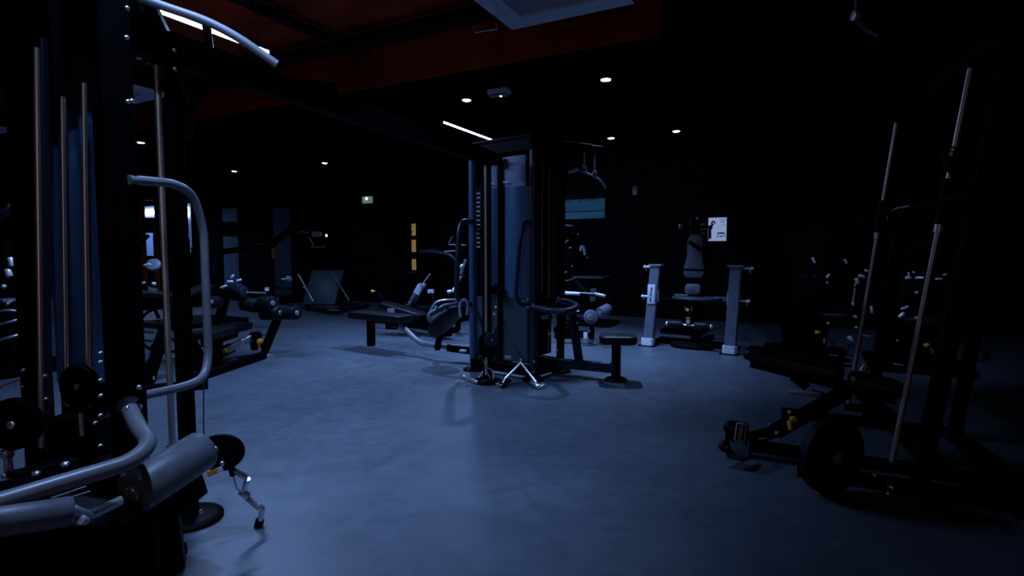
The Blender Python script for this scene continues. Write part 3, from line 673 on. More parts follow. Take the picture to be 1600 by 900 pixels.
# lat bar hanging right of the tower
t = thing('lat_pulldown_bar', 'angled steel lat bar hanging on two chains, upper right of the centre tower', 'cable handle', (0.851, 6.2, 2.15))
b = MB(); b.tube([(0.64, 6.05, 2.142), (0.73, 6.1, 2.177), (0.808, 6.15, 2.149), (0.945, 6.25, 2.107), (1.012, 6.3, 2.077), (1.08, 6.35, 1.996)], .013, 12, .05); b.build('bar', GRY, t)
b = MB(); b.roll((0.625, 6.04, 2.133), (0.73, 6.1, 2.177), .019, .005); b.build('grip', WHT, t)
top = []
for q in ((0.808, 6.15, 2.171), (0.938, 6.25, 2.121)):
    q = V(q); e = V((q.x, q.y, 2.42))
    chain(q+ZV*.03, e, t); b = MB(); b.tube([q+V((-.02, 0, 0)), q+V((-.02, 0, .05)), q+V((.02, 0, .05)), q+V((.02, 0, -.02)), q+V((-.02, 0, -.02))], .006, 8, .01); b.build('shackle', CHR, t)
    top.append(e)
MB().beam(tp(W-.1, .4, 2.36), top[0].lerp(top[1], .5)+V((0, 0, 0)), .07, .09).build('overhead_arm', BLK, root)
MB().beam(top[0]-V((.08, .02, 0)), top[1]+V((.08, .02, 0)), .06, .07).build('overhead_arm', BLK, root)

# ================================================================== SHOULDER BENCH between two grey uprights
ua, ub = V((1.84, 7.28, 0)), V((2.70, 6.67, 0))
root = thing('shoulder_press_bench', 'grey padded bench station between two pale uprights with white feet, right of centre', 'gym machine', (ua+ub)/2)
du = (ub-ua).normalized(); dn = V((du.y, -du.x, 0)); yawb = math.atan2(du.y, du.x)
def sp(a, d, z): return ua + du*a - dn*d + ZV*z
WB = (ub-ua).length
for i, (q, tx) in enumerate(((ua, .085), (ub, .05))):
    top = q + V((tx, 0, 1.08))
    bm = MB().beam(q+ZV*.02, top, .135, .08, up=-dn, ch=.01).build('upright', GRY, root)
    MB().box(top+ZV*.008, (.19, .12, .018), yaw=yawb).build('top_plate', STL, root)
    MB().box(q+ZV*.055, (.165, .13, .1), yaw=yawb, ch=.02).build('foot_cap', WHT, root)
    MB().box(q+ZV*.006, (.22, .2, .012), yaw=yawb).build('foot_plate', BLK2, root)
    sg = -1 if i == 0 else 1
    for z, L in ((1.06, .1), (.66, .09)):
        c = q + V((tx*z, 0, z)) + du*sg*.06 + (-dn)*.03
        p = MB().roll(c, c+du*sg*(L+.03), .014, .004).build('bar_peg', SCH, root)
        MB().disc(c+du*sg*(L+.01), du, .028, .012, 14).build('peg_collar', SCH, p)
        MB().tube([c+du*sg*(L-.01)-ZV*.0, c+du*sg*(L-.01)-ZV*.05], .006, 8).build('peg_hook', CHR, p)
    inner = q + V((tx*.68, 0, .66)) - du*sg*.075 + dn*.02
    MB().tube([inner+ZV*.1, inner-ZV*.06], .009, 8).build('adjuster_lever', STL, root)
pl = MB().pad(ua+V((.045, 0, .70))+dn*.046, du, V((.08, 0, 1)), rrect(.105, .26, .004, 2), .004, .001).build('instruction_label', LBL, root)
for z, sc in ((.76, 1), (.69, .8), (.62, .8)):
    c = ua+V((z*.079-.012, 0, z))+dn*.05
    MB().disc(c+ZV*.022, dn, .009, .003, 10).build('pictogram', INK, pl); MB().beam(c+ZV*.012, c-ZV*.022*sc, .016, .002, up=dn).build('pictogram', INK, pl)
for z in (.725, .655): MB().beam(ua+V((z*.079-.05, 0, z))+dn*.05, ua+V((z*.079+.05, 0, z))+dn*.05, .003, .004).build('label_rule', INK, pl)
MB().beam(sp(0, .06, .62), sp(WB, .06, .60), .06, .07).build('cross_bar', BLK, root)
MB().beam(sp(0, .1, 1.04), sp(WB, .1, 1.02), .03, .03).build('cross_bar', BLK, root)
MB().beam(sp(.05, .3, .05), sp(WB-.05, .3, .05), .08, .08).build('base_beam', BLK, root)
for a in (0, WB): MB().beam(sp(a, 0, .03), sp(a, .35, .03), .08, .06).build('base_beam', BLK, root)
MB().beam(sp(WB/2, .3, .03), sp(WB/2, 1.1, .03), .08, .06).build('base_beam', BLK, root)
MB().beam(sp(WB/2, .45, .03), sp(WB/2+.02, .55, 1.3), .07, .09).build('back_post', BLK, root)
bo = [(-.085, .29), (-.045, .31), (.045, .31), (.085, .29), (.108, .24), (.112, .16), (.108, .05), (.118, -.05), (.14, -.14), (.145, -.20), (.13, -.255), (.09, -.285), (-.09, -.285), (-.13, -.255), (-.145, -.20), (-.14, -.14), (-.118, -.05), (-.108, .05), (-.112, .16), (-.108, .24)]
bp_ = (2.503, 7.45, 1.189)
MB().pad(bp_, du, V((.02, .12, 1)), bo[::-1], .07, .02).build('backrest', VING, root)
MB().beam((2.39, 7.36, 1.397), (2.548, 7.36, 1.285), .05, .05).build('swivel_arm', BLK2, root)
MB().pad((2.436, 7.3, 0.761), du, V((0, .1, 1)), rrect(.215, .145, .05)[::-1], .08, .025).build('lumbar_pad', VING, root)
MB().pad((2.439, 7.15, 0.644), du, V((-du.y, du.x, 0)), oval(.66, .42, 36, 2), .05, .018).build('round_seat', mat('teal_vinyl', (.03, .055, .075), .4, bump=.2, bscale=300, var=.1), root)
MB().box((2.29, 7.35, 0.67), (.19, .05, .035), yaw=yawb).build('slide_rail', LBL, root)
MB().box((2.727, 7.0, 0.657), (.22, .12, .05), yaw=yawb).build('side_tray', GRY, root)
MB().beam((2.654, 6.85, 0.604), (2.731, 6.8, 0.617), .02, .02).build('tray_edge', STL, root)
MB().beam(sp(WB/2, .3, .05), V((2.432, 7.2, 0.571)), .09, .1).build('seat_post', BLK, root)
for q in ((2.514, 7.2, 0.716), (2.596, 7.1, 0.724), (2.722, 7.1, 0.715)): pass
yknob((2.277, 6.98, 0.518), dn, root, 1.0)
for a in (-.035, .035):
    MB().box(V((2.3, 7.05, 0.527))+du*a*1.2, (.02, .02, .055), yaw=yawb).build('knob_bracket', STL, root)
rc = V((2.271, 6.95, 0.322))
MB().tube([rc-du*.30, rc+du*.30], .012, 12).build('roller_axle', CHR, root)
for s_ in (-1, 1):
    roller(rc+du*s_*.075, rc+du*s_*.265, .052, root)
    MB().disc(rc+du*s_*.28, du, .03, .02, 14).build('axle_cap', SCH, root)
MB().beam(rc+dn*.01, rc+ZV*.16-dn*.06, .05, .03).build('roller_arm', BLK, root)
MB().pad(rc+ZV*.055+dn*.025, du, ZV, rrect(.045, .07, .003, 2)[::-1], .004, .001).build('size_label', LBL, root)
MB().pad(rc+ZV*.09+dn*.03, du, ZV, rrect(.05, .025, .003, 2)[::-1], .004, .001).build('warning_sticker', ORG, root)
MB().beam((2.19, 7.6, 0.054), (2.371, 7.35, 0.076), .02, .02).build('floor_bar', STL, root)
MB().pad(sp(WB/2, .15, .035), du, dn, oval(.55, .3, 26, 2), .05, .01).build('seat_shadow_oval', RUB, root)  # dark oval shaped as the shadow under the round seat

# machine behind it: black column with chrome ends
t = thing('rear_cable_column', 'black cable column with chrome bar ends behind the grey shoulder bench', 'gym machine', (2.75, 8.6, 0))
MB().beam((2.75, 8.6, 0), (2.75, 8.6, 1.85), .1, .12).build('column', BLK, t)
MB().box((2.75, 8.6, .03), (.6, .8, .06)).build('base', BLK, t)
MB().beam((2.632, 8.55, 1.66), (3.141, 8.6, 1.642), .05, .05).build('arm', BLK, t)
MB().roll((2.587, 8.5, 1.657), (2.646, 8.5, 1.657), .035, .008).build('bar_end', CHR, t)
for p, q in (((2.89, 8.4, 1.682), (2.988, 8.4, 1.692)), ((2.901, 8.4, 1.613), (2.989, 8.4, 1.623)), ((2.912, 8.4, 1.555), (2.961, 8.4, 1.555)), ((2.982, 8.3, 1.648), (3.04, 8.3, 1.667)), ((2.828, 8.4, 1.799), (2.859, 8.4, 1.76))):
    MB().roll(p, q, .014, .004).build('chrome_peg', CHR, t)
MB().tube([(2.991, 8.35, 1.631), (3.005, 8.35, 1.446)], .012, 8).build('side_rod', STL, t)

# ================================================================== INCLINED SMITH MACHINE with its two steel rods
r2a, r2b = V((1.989, 2.8, 0.071)), V((2.155, 2.66, 1.894))
r1a, r1b = V((2.471, 3.88, 0.411)), V((2.586, 3.74, 2.028))
def ext(a, b, z): return a + (b-a)*((z-a.z)/(b.z-a.z))
root = thing('smith_machine', 'black smith machine with two long slanting steel guide rods, right edge', 'gym machine', (2.3, 3.3, 0))
for a, b in ((r2a, r2b), (r1a, r1b)):
    p0, p1 = ext(a, b, .13), ext(a, b, 2.16)
    g = MB().tube([p0, p1], .0135, 18).build('guide_rod', ROD2, root)
    off = UV*.13
    f0, f1 = ext(a, b, .0)+off, ext(a, b, 2.3)+off
    MB().beam(f0, f1, .09, .07, up=UV).build('upright', BLK, root)
    for z in (.13, 2.15): MB().beam(ext(a, b, z)-UV*.02, ext(a, b, z)+off, .05, .05).build('rod_bracket', BLK, root)
    MB().beam((f0-UV*.55)+ZV*.03, f0+UV*.55+ZV*.03, .08, .06).build('base_beam', BLK, root)
    MB().beam(f1-UV*.1, f1+UV*.55, .07, .09).build('top_beam', BLK, root)
    MB().beam(f1+UV*.5, f0+UV*.5, .07, .07, up=UV).build('rear_upright', BLK, root)
    c = ext(a, b, 1.50); T = (b-a).normalized()
    MB().tube([c-T*.11, c+T*.11], .026, 16).build('bearing_sleeve', BLK2, root)
    MB().box(c+UV*.06, (.1, .06, .16), ch=.01).build('carriage', BLK2, root)
    MB().tube([c-T*.15, c-T*.11], .021, 14).build('bearing_cap', STL, root)
    for z in (.6, .9, 1.2, 1.8): MB().roll(ext(a, b, z)+off*.75-VV*.06, ext(a, b, z)+off*.75+VV*.0, .012, .003).build('safety_peg', BLK, root)
a1, a2 = ext(r1a, r1b, 1.5)-UV*.03, ext(r2a, r2b, 1.5)-UV*.03
dd = (a1-a2).normalized()
MB().tube([a2-dd*.45, a1+dd*.45], .0125, 14).build('barbell', BLK, root)
for a, s_ in ((a2, -1), (a1, 1)): MB().roll(a+dd*s_*.16, a+dd*s_*.48, .024, .004).build('bar_sleeve', BLK, root)
b = MB(); b.tube([(2.536, 3.7, 1.475), (2.533, 3.68, 1.52), (2.531, 3.6, 1.544), (2.538, 3.5, 1.548)], .006, 8, .03); b.build('lock_lever', STL, root)
b = MB(); b.tube([(2.276, 3.0, 1.519), (2.19, 2.8, 1.504)], .006, 8); b.build('lock_lever', STL, root)
MB().beam(ext(r1a, r1b, 2.28)+UV*.13, ext(r2a, r2b, 2.28)+UV*.13, .07, .09).build('top_beam', BLK, root)
MB().beam(ext(r1a, r1b, .03)+UV*.6+ZV*.0, ext(r2a, r2b, .03)+UV*.6, .08, .06).build('base_beam', BLK, root)
b = MB(); b.roll((1.93, 2.7, -0.014), (1.945, 2.62, -0.026), .014, .006); b.build('stop_handle', YEL, root)
b = MB(); b.tube([(1.928, 2.74, -0.013), (1.934, 2.7, -0.018)], .007, 10); b.build('stop_pin', STL, root)
b = MB(); b.roll((1.956, 2.76, 0.047), (1.972, 2.74, 0.032), .012, .004); b.roll((1.937, 2.74, 0.001), (1.953, 2.74, 0.018), .013, .004); b.build('stop_collar', CHR, root)
b = MB(); b.tube([(1.931, 2.74, -0.006), (1.917, 2.74, -0.057)], .004, 6); b.build('stop_wire', STL, root)
bolt((1.914, 2.8, 0.081), (-.3, -1, 0), root, .012); bolt((2.094, 2.62, 1.741), (-.3, -1, 0), root, .012); bolt((2.089, 2.62, 1.72), (-.3, -1, 0), root, .012)
MB().beam((2.107, 2.68, 1.756), (2.187, 2.68, 1.546), .05, .06).build('spring_box', BLK2, root)

# bench standing inside the smith machine
bx0, bx1 = V((1.591, 3.66, 0.582)), V((2.31, 3.2, 0.446))
root = thing('adjustable_bench', 'black adjustable bench with small wheels and an outlined emblem on its front foot, lower right', 'bench', ((bx0+bx1)/2).to_2d().to_3d())
bd = (bx1-bx0).normalized(); bs = V((-UY, UX, 0)); bu = bd.cross(bs)
bn = bs.cross(bd); bn = bn if bn.z > 0 else -bn
def bp(t, s_, n): return bx0 + (bx1-bx0)*t + bs*s_ + bn*n
Lb = (bx1-bx0).length
o_ = rrect(Lb*.68, .27, .06)
MB().pad(bp(.33, 0, 0), bd, bs, o_, .075, .025).build('backrest', VIN, root)
MB().pad(bp(.86, 0, -.01), bd, bs, rrect(Lb*.33, .27, .06), .075, .025).build('seat_pad', VIN, root)
MB().beam(bp(.05, 0, -.065), bp(1.0, 0, -.07), .07, .06).build('pad_frame', BLK, root)
MB().beam((2.106, 3.38, 0.376), (1.606, 3.25, 0.165), .07, .075).build('support_leg', BLK, root)
MB().beam((1.853, 3.55, 0.436), (1.929, 3.5, 0.371), .05, .05).build('hinge_bracket', BLK2, root)
b = MB(); b.roll((1.702, 3.3, 0.401), (1.857, 3.22, 0.398), .016, .006); b.build('foot_peg', SILV, root)
MB().beam((1.818, 3.24, 0.413), (2.031, 3.4, 0.33), .02, .03).build('peg_arm', BLK, root)
f0 = V((1.347, 3.2, 0.032)); f0.z = .06; f1 = V((2.047, 2.75, 0.278)); f1.z = .07
fd = (V((UX, UY, 0)))
e0 = V((1.42, 3.3, .07)); e1 = e0 + fd*1.25
MB().beam(e0, e1, .08, .06).build('base_beam', BLK, root)
MB().beam(e0+ZV*.02, V((1.606, 3.25, 0.165)), .07, .06).build('base_link', BLK, root)
MB().beam(e1-VV*.28-ZV*.035, e1+VV*.28-ZV*.035, .07, .07).build('rear_foot', BLK, root)
MB().beam(e1-fd*.25, bp(.8, 0, -.08), .07, .08).build('rear_post', BLK, root)
yknob((1.671, 3.2, 0.256), V((-.1, -.9, .3)), root, .9)
MB().roll((1.639, 3.16, 0.261), (1.642, 3.14, 0.209), .013, .005).build('lock_handle', YEL, root)
MB().roll((1.706, 3.3, 0.261), (1.722, 3.3, 0.273), .014, .005).build('lock_handle', YEL, root)
bolt((1.579, 3.18, 0.18), (-.2, -1, 0), root, .014); bolt((1.561, 3.24, 0.208), (0, 0, 1), root, .006)
MB().beam((1.492, 3.22, 0.128), (1.538, 3.22, 0.132), .01, .008).build('scale_mark', STL, root)
# front foot: block with emblem, wheels, end tube
fc = V((1.389, 3.25, 0.117)); fc.z = .12
MB().pad((1.395, 3.31, .11), UV, V((0, .25, 1)), rrect(.13, .19, .03)[::-1], .09, .02).build('front_foot', BLK, root)
em = MB(); X_ = V((.10, .02, 1)).normalized(); 
ec = V((1.366, 3.19, 0.177)); Yv = V((-.97, .2, 0.08))
MB().pad(ec+V((0, .006, 0)), X_, Yv, rrect(.118, .062, .012), .004, .001).build('emblem_plate', INK, root)
q = rrect(.112, .055, .010); fr = [ec + X_*x + X_.cross(Yv).cross(X_).normalized()*y for x, y in q]
b = MB(); b.tube(fr+[fr[0]], .0022, 6); b.build('emblem_outline', WHT, root)
words('GYMLECO', ec+V((0, -.001, 0)), X_, Yv, .0275, WHT, root, 'emblem_lettering')
for q in ((1.333, 3.28, 0.179), (1.245, 3.12, 0.12)):
    MB().disc(q, (.3, -1, 0), .034, .035, 20, .008).build('wheel', RUB, root)
    MB().disc(V(q)+V((.003, -.018, 0)), (.3, -1, 0), .01, .01, 10).build('wheel_hub', STL, root)
b = MB(); b.tube([(1.341, 3.3, 0.172), (1.385, 3.3, 0.156)], .01, 8); b.tube([(1.253, 3.14, 0.113), (1.33, 3.2, 0.103)], .01, 8); b.build('wheel_axle', BLK2, root)
b = MB(); b.tube([(1.322, 3.2, 0.111), (1.253, 3.1, 0.07), (1.355, 3.06, 0.063), (1.426, 3.2, 0.111)], .016, 12, .03); b.build('front_tube', NAVY, root)
MB().pad((1.328, 3.13, 0.094), V((1.38, 3.12, 0.086))-V((1.283, 3.14, 0.094)), V((0, .8, .5)), rrect(.1, .1, .01, 2), .008, .002).build('tread_plate', SHT, root)

# weight plates on the low peg
t = thing('rubber_weight_plate', 'round rubber weight plate with a lit rim standing under the adjustable bench', 'weight plate', (1.66, 2.76, 0))
c = V((1.66, 2.76, .2))
MB().lathe(c-V((.01, -.03, 0)), c+V((.01, -.03, 0)), [(0, .03), (0, .18), (.15, .2), (.85, .2), (1, .18), (1, .03)], 40).build('disc', RUB, t)
MB().disc(c+V((.012, -.036, 0)), (.3, -1, 0), .03, .012, 16).build('hub_ring', STL, t)

# carabiner set on the smith base
t = thing('chrome_carabiner_chain', 'shiny chrome carabiners hanging beside the left guide rod, above the bench', 'carabiner', (2.687, 4.1, 0.299))
b = MB(); b.tube([(2.66, 4.1, 0.359), (2.688, 4.1, 0.403), (2.723, 4.1, 0.383), (2.714, 4.1, 0.349)], .008, 8, .02); b.build('carabiner', SCH, t)
b = MB(); b.roll((2.651, 4.1, 0.354), (2.688, 4.1, 0.29), .013, .004); b.build('swivel', SCH, t)
b = MB(); b.roll((2.687, 4.1, 0.299), (2.713, 4.1, 0.27), .011, .004); b.build('swivel_end', CHR, t)
MB().beam((2.717, 4.12, 0.354), ext(r1a, r1b, .5)+UV*.13, .02, .02).build('hook_arm', BLK, t)
b = MB(); b.tube([(2.688, 4.1, 0.28), (V((2.688, 4.1, 0.28)).x, 4.1, 0.0)], .003, 6); b.build('cable', WIRE, t)

# hanging grip, upper right
t = thing('hanging_v_grip', 'bluish angled grip bar hanging from the dark ceiling, upper right corner', 'cable handle', (1.886, 3.0, 2.465))
q = V((1.839, 3.0, 2.525))
b = MB(); b.tube([(1.84, 3.0, 2.518), (1.878, 2.98, 2.444), (1.915, 2.92, 2.384)], .015, 12, .02); b.build('grip_tube', NAVY, t)
b = MB(); b.roll((1.878, 2.98, 2.44), (1.915, 2.92, 2.381), .011, .004); b.build('grip_end', STL, t)
b = MB(); b.roll((1.823, 3.0, 2.518), (1.857, 3.0, 2.518), .028, .006); b.build('swivel', STL, t)
MB().tube([q, (q.x, q.y, 3.9)], .005, 6).build('cable', WIRE, t)

# ================================================================== TWO SELECTOR MACHINES in the dark, right background
def dark_machine(c, label, bits, knobp, rods, base, seatc):
    c = V(c); t = thing('seated_selector_machine', label, 'gym machine', c)
    MB().box(c+ZV*.03, (.9, 1.0, .06)).build('base', BLK, t)
    MB().box(c+VV*.35+ZV*.8, (.5, .25, 1.5), ch=.03).build('weight_tower', BLK, t)
    MB().beam(c-VV*.1, c-VV*.1+ZV*.45, .09, .09).build('seat_post', BLK, t)
    MB().pad(seatc, UV, VV, rrect(.36, .34, .08), .07, .025).build('seat_pad', VIN, t)
    MB().beam(V(seatc)-ZV*.04, c+ZV*.05, .06, .08).build('seat_stem', BLK, t)
    MB().pad(c+VV*.16+ZV*.75, UV, ZV, rrect(.3, .5, .08)[::-1], .07, .025).build('backrest', BLK2, t)
    for s_ in (-1, 1):
        MB().tube([c+VV*.3+UV*s_*.1+ZV*1.2, c+UV*s_*.38+ZV*1.15, c-VV*.2+UV*s_*.38+ZV*.95, c-VV*.3+UV*s_*.3+ZV*.9], .022, 12, .1).build('press_arm', BLK, t)
    for p, q, r in bits: MB().roll(p, q, r, r*.3, 12).build('chrome_fitting', SCH, t)
    for kp in knobp: yknob(kp, (-1, -.3, 0), t, 1.1)
    for p, q in rods: MB().tube([p, q], .012, 10).build('steel_rod', STL, t)
    for p, q in base: MB().beam(p, q, .03, .012).build('base_edge', STL, t)
    return t
dark_machine((3.55, 6.55, 0), 'dark seated machine with a yellow knob and chrome fittings left of the slanting rods', 
 [((3.526, 6.4, 1.198), (3.558, 6.4, 1.13), .014), ((3.903, 6.4, 1.175), (3.935, 6.4, 1.123), .012), ((3.7, 6.4, 0.957), (3.736, 6.4, 1.002), .013), ((3.709, 6.4, 0.912), (3.718, 6.4, 0.889), .012),
  ((3.895, 6.2, 0.688), (3.904, 6.2, 0.644), .013), ((3.625, 6.2, 0.459), (3.627, 6.2, 0.43), .013), ((3.976, 6.3, 0.954), (4.016, 6.3, 0.895), .016), ((4.019, 6.3, 0.991), (4.08, 6.3, 0.969), .018), ((4.084, 6.3, 1.051), (4.121, 6.3, 1.036), .014),
  ((3.805, 6.1, 0.305), (3.835, 6.1, 0.261), .025), ((3.873, 6.1, 0.414), (3.895, 6.1, 0.407), .014), ((4.043, 6.1, 0.653), (4.054, 6.1, 0.574), .014), ((3.853, 6.1, 0.537), (3.883, 6.1, 0.523), .016)],
 [(3.506, 6.15, 0.348)], [((3.981, 6.3, 0.843), (3.959, 6.3, 0.649)), ((3.589, 6.2, 0.267), (3.59, 6.2, 0.215)), ((4.013, 6.3, 0.962), (3.973, 6.3, 0.857)), ((3.963, 6.1, 0.319), (3.984, 6.0, 0.32))],
 [((3.662, 6.2, 0.081), (3.751, 6.2, 0.066)), ((3.778, 6.1, 0.078), (3.858, 6.1, 0.063)), ((3.65, 5.9, 0.039), (3.72, 5.9, 0.039))], (3.748, 6.3, 0.529))
dark_machine((4.45, 5.95, 0), 'dark seated machine with yellow knob and chrome double grip beside the right slanting rod', 
 [((4.2, 5.8, 0.984), (4.248, 5.8, 0.984), .018), ((4.303, 5.8, 0.984), (4.36, 5.75, 0.987), .014), ((4.225, 5.8, 1.046), (4.233, 5.8, 1.005), .008), ((4.272, 5.8, 1.046), (4.293, 5.8, 1.039), .011), ((4.366, 5.6, 0.98), (4.432, 5.6, 0.98), .012), ((4.443, 5.6, 1.02), (4.475, 5.6, 1.033), .01),
  ((4.236, 5.7, 0.834), (4.263, 5.7, 0.834), .014), ((4.024, 5.6, 0.669), (4.096, 5.6, 0.696), .014), ((3.93, 5.5, 0.594), (3.98, 5.5, 0.64), .018), ((4.099, 5.5, 0.594), (4.119, 5.5, 0.588), .014), ((4.286, 5.4, 0.361), (4.299, 5.4, 0.374), .013), ((3.85, 5.4, 0.374), (3.863, 5.4, 0.374), .01)],
 [(4.179, 5.4, 0.329)], [((4.2, 5.4, 0.29), (4.221, 5.4, 0.251))], [((3.977, 5.6, 0.1), (3.999, 5.5, 0.101)), ((4.425, 5.2, 0.138), (4.469, 5.2, 0.126))], (4.317, 5.7, 0.543))

# ================================================================== LEG CURL BENCH, left middle distance
root = thing('leg_curl_bench', 'black leg curl bench with foam rollers, yellow knobs and a spoked wheel, left of centre', 'gym machine', (-3.098, 6.2, -0.038))
F = lambda p: V((p[0], p[1], 0))
MB().beam(V((-3.092, 5.035, 0.04)), V((-2.941, 6.378, 0.04)), .08, .08).build('base_beam', BLK, root)
MB().beam(V((-3.3, 4.726, 0.04)), V((-2.81, 4.961, 0.04)), .08, .08).build('base_beam', BLK, root)
MB().beam((-3.112, 6.75, 0.002), (-2.808, 6.6, 0.573), .11, .10, up=(1, .3, 0)).build('upright', BLK, root)
MB().box(V((-2.995, 6.495, 0.01)), (.2, .16, .02)).build('base_foot', STL, root)
MB().roll((-3.137, 6.62, 0.066), (-3.137, 6.6, 0.282), .07, .02).build('gas_cylinder', BLK2, root)
MB().beam((-3.273, 6.15, 0.135), (-3.168, 6.58, 0.222), .05, .08).build('slide_rail', STL, root)
MB().beam((-3.419, 5.7, 0.032), (-3.276, 6.3, 0.145), .09, .10).build('slide_tube', BLK, root)
yknob((-3.209, 6.1, 0.173), (-.2, -1, -.2), root, 1.6); yknob((-3.023, 6.5, 0.196), (.2, -1, 0), root, 1.6)
MB().box((-3.062, 6.53, 0.121), (.03, .01, .06), yaw=0).build('warning_sticker', ORG, root)
MB().box((-3.051, 6.52, 0.083), (.03, .01, .03), yaw=0).build('size_label', LBL, root)
b = MB(); b.tube([(-3.099, 6.5, 0.235), (-3.131, 6.45, 0.158), (-3.119, 6.5, 0.071)], .006, 8, .05); b.tube([(-3.052, 6.5, 0.235), (-2.966, 6.5, 0.281), (-2.974, 6.6, 0.227)], .006, 8, .05); b.build('hose', RUB, root)
sd = V((-3.263, 6.5, 0.39))-V((-3.257, 5.7, 0.394))
MB().pad(V((-3.267, 6.1, 0.378)), sd, V((-sd.y, sd.x, 0)), rrect(.95, .28, .06), .08, .025).build('bench_pad', VIN, root)
MB().beam((-3.275, 5.75, 0.297), (-3.292, 6.4, 0.304), .09, .1).build('bench_frame', BLK, root)
MB().beam((-3.284, 6.0, 0.004), (-3.315, 6.05, 0.283), .1, .1).build('bench_post', BLK, root)
MB().tube([(-3.263, 6.5, 0.398), (-3.228, 6.6, 0.369)], .008, 8).build('pad_pin', STL, root)
MB().beam((-3.56, 6.55, 0.376), (-3.49, 6.6, 0.706), .1, .1, up=(1, .3, 0)).build('upright', BLK, root)
MB().beam((-3.535, 6.5, 0.328), (-3.433, 6.3, 0.168), .1, .1).build('upright', BLK, root)
MB().beam((-3.603, 6.5, 0.791), (-2.855, 6.5, 0.676), .14, .12).build('carriage', BLK, root)
roller((-3.422, 6.3, 0.679), (-3.386, 6.1, 0.697), .07, root)
roller((-3.175, 6.4, 0.654), (-2.971, 6.35, 0.629), .085, root); roller((-2.986, 6.4, 0.647), (-2.783, 6.3, 0.664), .085, root)
roller((-2.951, 6.4, 0.54), (-2.718, 6.35, 0.546), .085, root); roller((-2.723, 6.45, 0.535), (-2.523, 6.35, 0.546), .082, root)
MB().tube([(-3.012, 6.45, 0.55), (-2.508, 6.35, 0.546)], .014, 12).build('roller_axle', CHR, root)
for q in ((-3.157, 6.3, 0.828), (-3.113, 6.3, 0.798)): MB().disc(q, (1, -.3, 0), .065, .02, 24).build('cam_disc', NAVY, root)
MB().tube([(-3.059, 6.25, 0.794), (-2.839, 6.25, 0.787)], .01, 10).build('adjust_rod', CHR, root)
MB().box((-2.845, 6.3, 0.828), (.045, .02, .04), yaw=0).build('size_label', LBL, root)
for p, q in (((-3.25, 6.2, 0.922), (-3.184, 6.2, 0.922)), ((-3.205, 6.2, 0.966), (-3.175, 6.2, 0.995)), ((-3.326, 6.2, 0.849), (-3.259, 6.2, 0.878)), ((-3.191, 6.3, 0.924), (-3.139, 6.3, 0.939))): MB().roll(p, q, .014, .005).build('chrome_fitting', SCH, root)
MB().tube([(-2.756, 6.5, 0.937), (-2.633, 6.5, 0.937)], .007, 8).build('rod_end', STL, root)
MB().disc((-2.651, 6.45, 0.939), (1, -.4, 0), .035, .03, 18).build('rod_collar', GRY, root)
# spoked wheel of the left half
wc = V((-3.474, 5.4, 0.478))
ring = [wc + V((math.cos(a)*.23, math.cos(a)*.05, math.sin(a)*.23)) for a in [2*math.pi*k/40 for k in range(41)]]
b = MB(); b.tube(ring, .014, 8); w_ = b.build('wheel_rim', BLK, root)
for k in range(5):
    a = 2*math.pi*k/5+.3; MB().beam(wc, wc+V((math.cos(a)*.22, math.cos(a)*.05, math.sin(a)*.22)), .03, .012).build('spoke', BLK, w_)
MB().disc(wc, (.2, -1, 0), .05, .06, 18).build('wheel_hub', BLK, w_)
MB().beam(V((-3.483, 5.125, 0.0)), wc, .09, .08).build('wheel_post', BLK, root)
MB().beam(V((-3.557, 5.125, 0.0)), (-3.606, 5.5, 0.253), .08, .06).build('wheel_brace', BLK, root)
for p, q in (((-3.948, 5.6, 0.456), (-3.664, 5.5, 0.437)), ((-3.952, 5.6, 0.355), (-3.667, 5.5, 0.352))): MB().beam(p, q, .03, .02).build('stretcher', NAVY, root)
MB().beam((-3.934, 5.7, 0.827), (-3.682, 5.8, 0.799), .20, .05).build('left_pad', VIN, root)
MB().beam((-3.585, 5.9, 0.785), (-3.55, 6.3, 0.857), .18, .05).build('left_pad', VIN, root)
MB().beam((-3.684, 5.8, 0.738), V((wc.x+.2, wc.y+.3, 0)), .1, .14).build('left_post', BLK, root)
MB().beam((-4.008, 5.8, 0.703), (-3.496, 6.3, 0.708), .16, .14).build('left_beam', BLK, root)
for p, q, r in (((-4.009, 5.8, 1.128), (-3.963, 5.8, 1.1), .016), ((-3.921, 5.8, 1.114), (-3.853, 5.8, 1.128), .014), ((-3.841, 5.8, 0.923), (-3.807, 5.8, 0.916), .02), ((-3.957, 5.8, 0.916), (-3.922, 5.8, 0.937), .012), ((-3.678, 5.9, 1.077), (-3.615, 5.9, 1.084), .01), ((-3.553, 5.9, 1.091), (-3.541, 5.9, 1.035), .012), ((-3.499, 5.8, 0.923), (-3.472, 5.8, 0.916), .03), ((-3.477, 5.8, 0.799), (-3.435, 5.8, 0.82), .012)):
    MB().roll(p, q, r, r*.3, 12).build('chrome_fitting', SCH, root)
MB().disc((-3.95, 6.0, 1.116), (.3, -1, .6), .075, .05, 30, .015).build('cam_dome', GRY, root)
bolt(V((-3.442, 5.149, 0.05)), (0, -1, .3), root, .02)

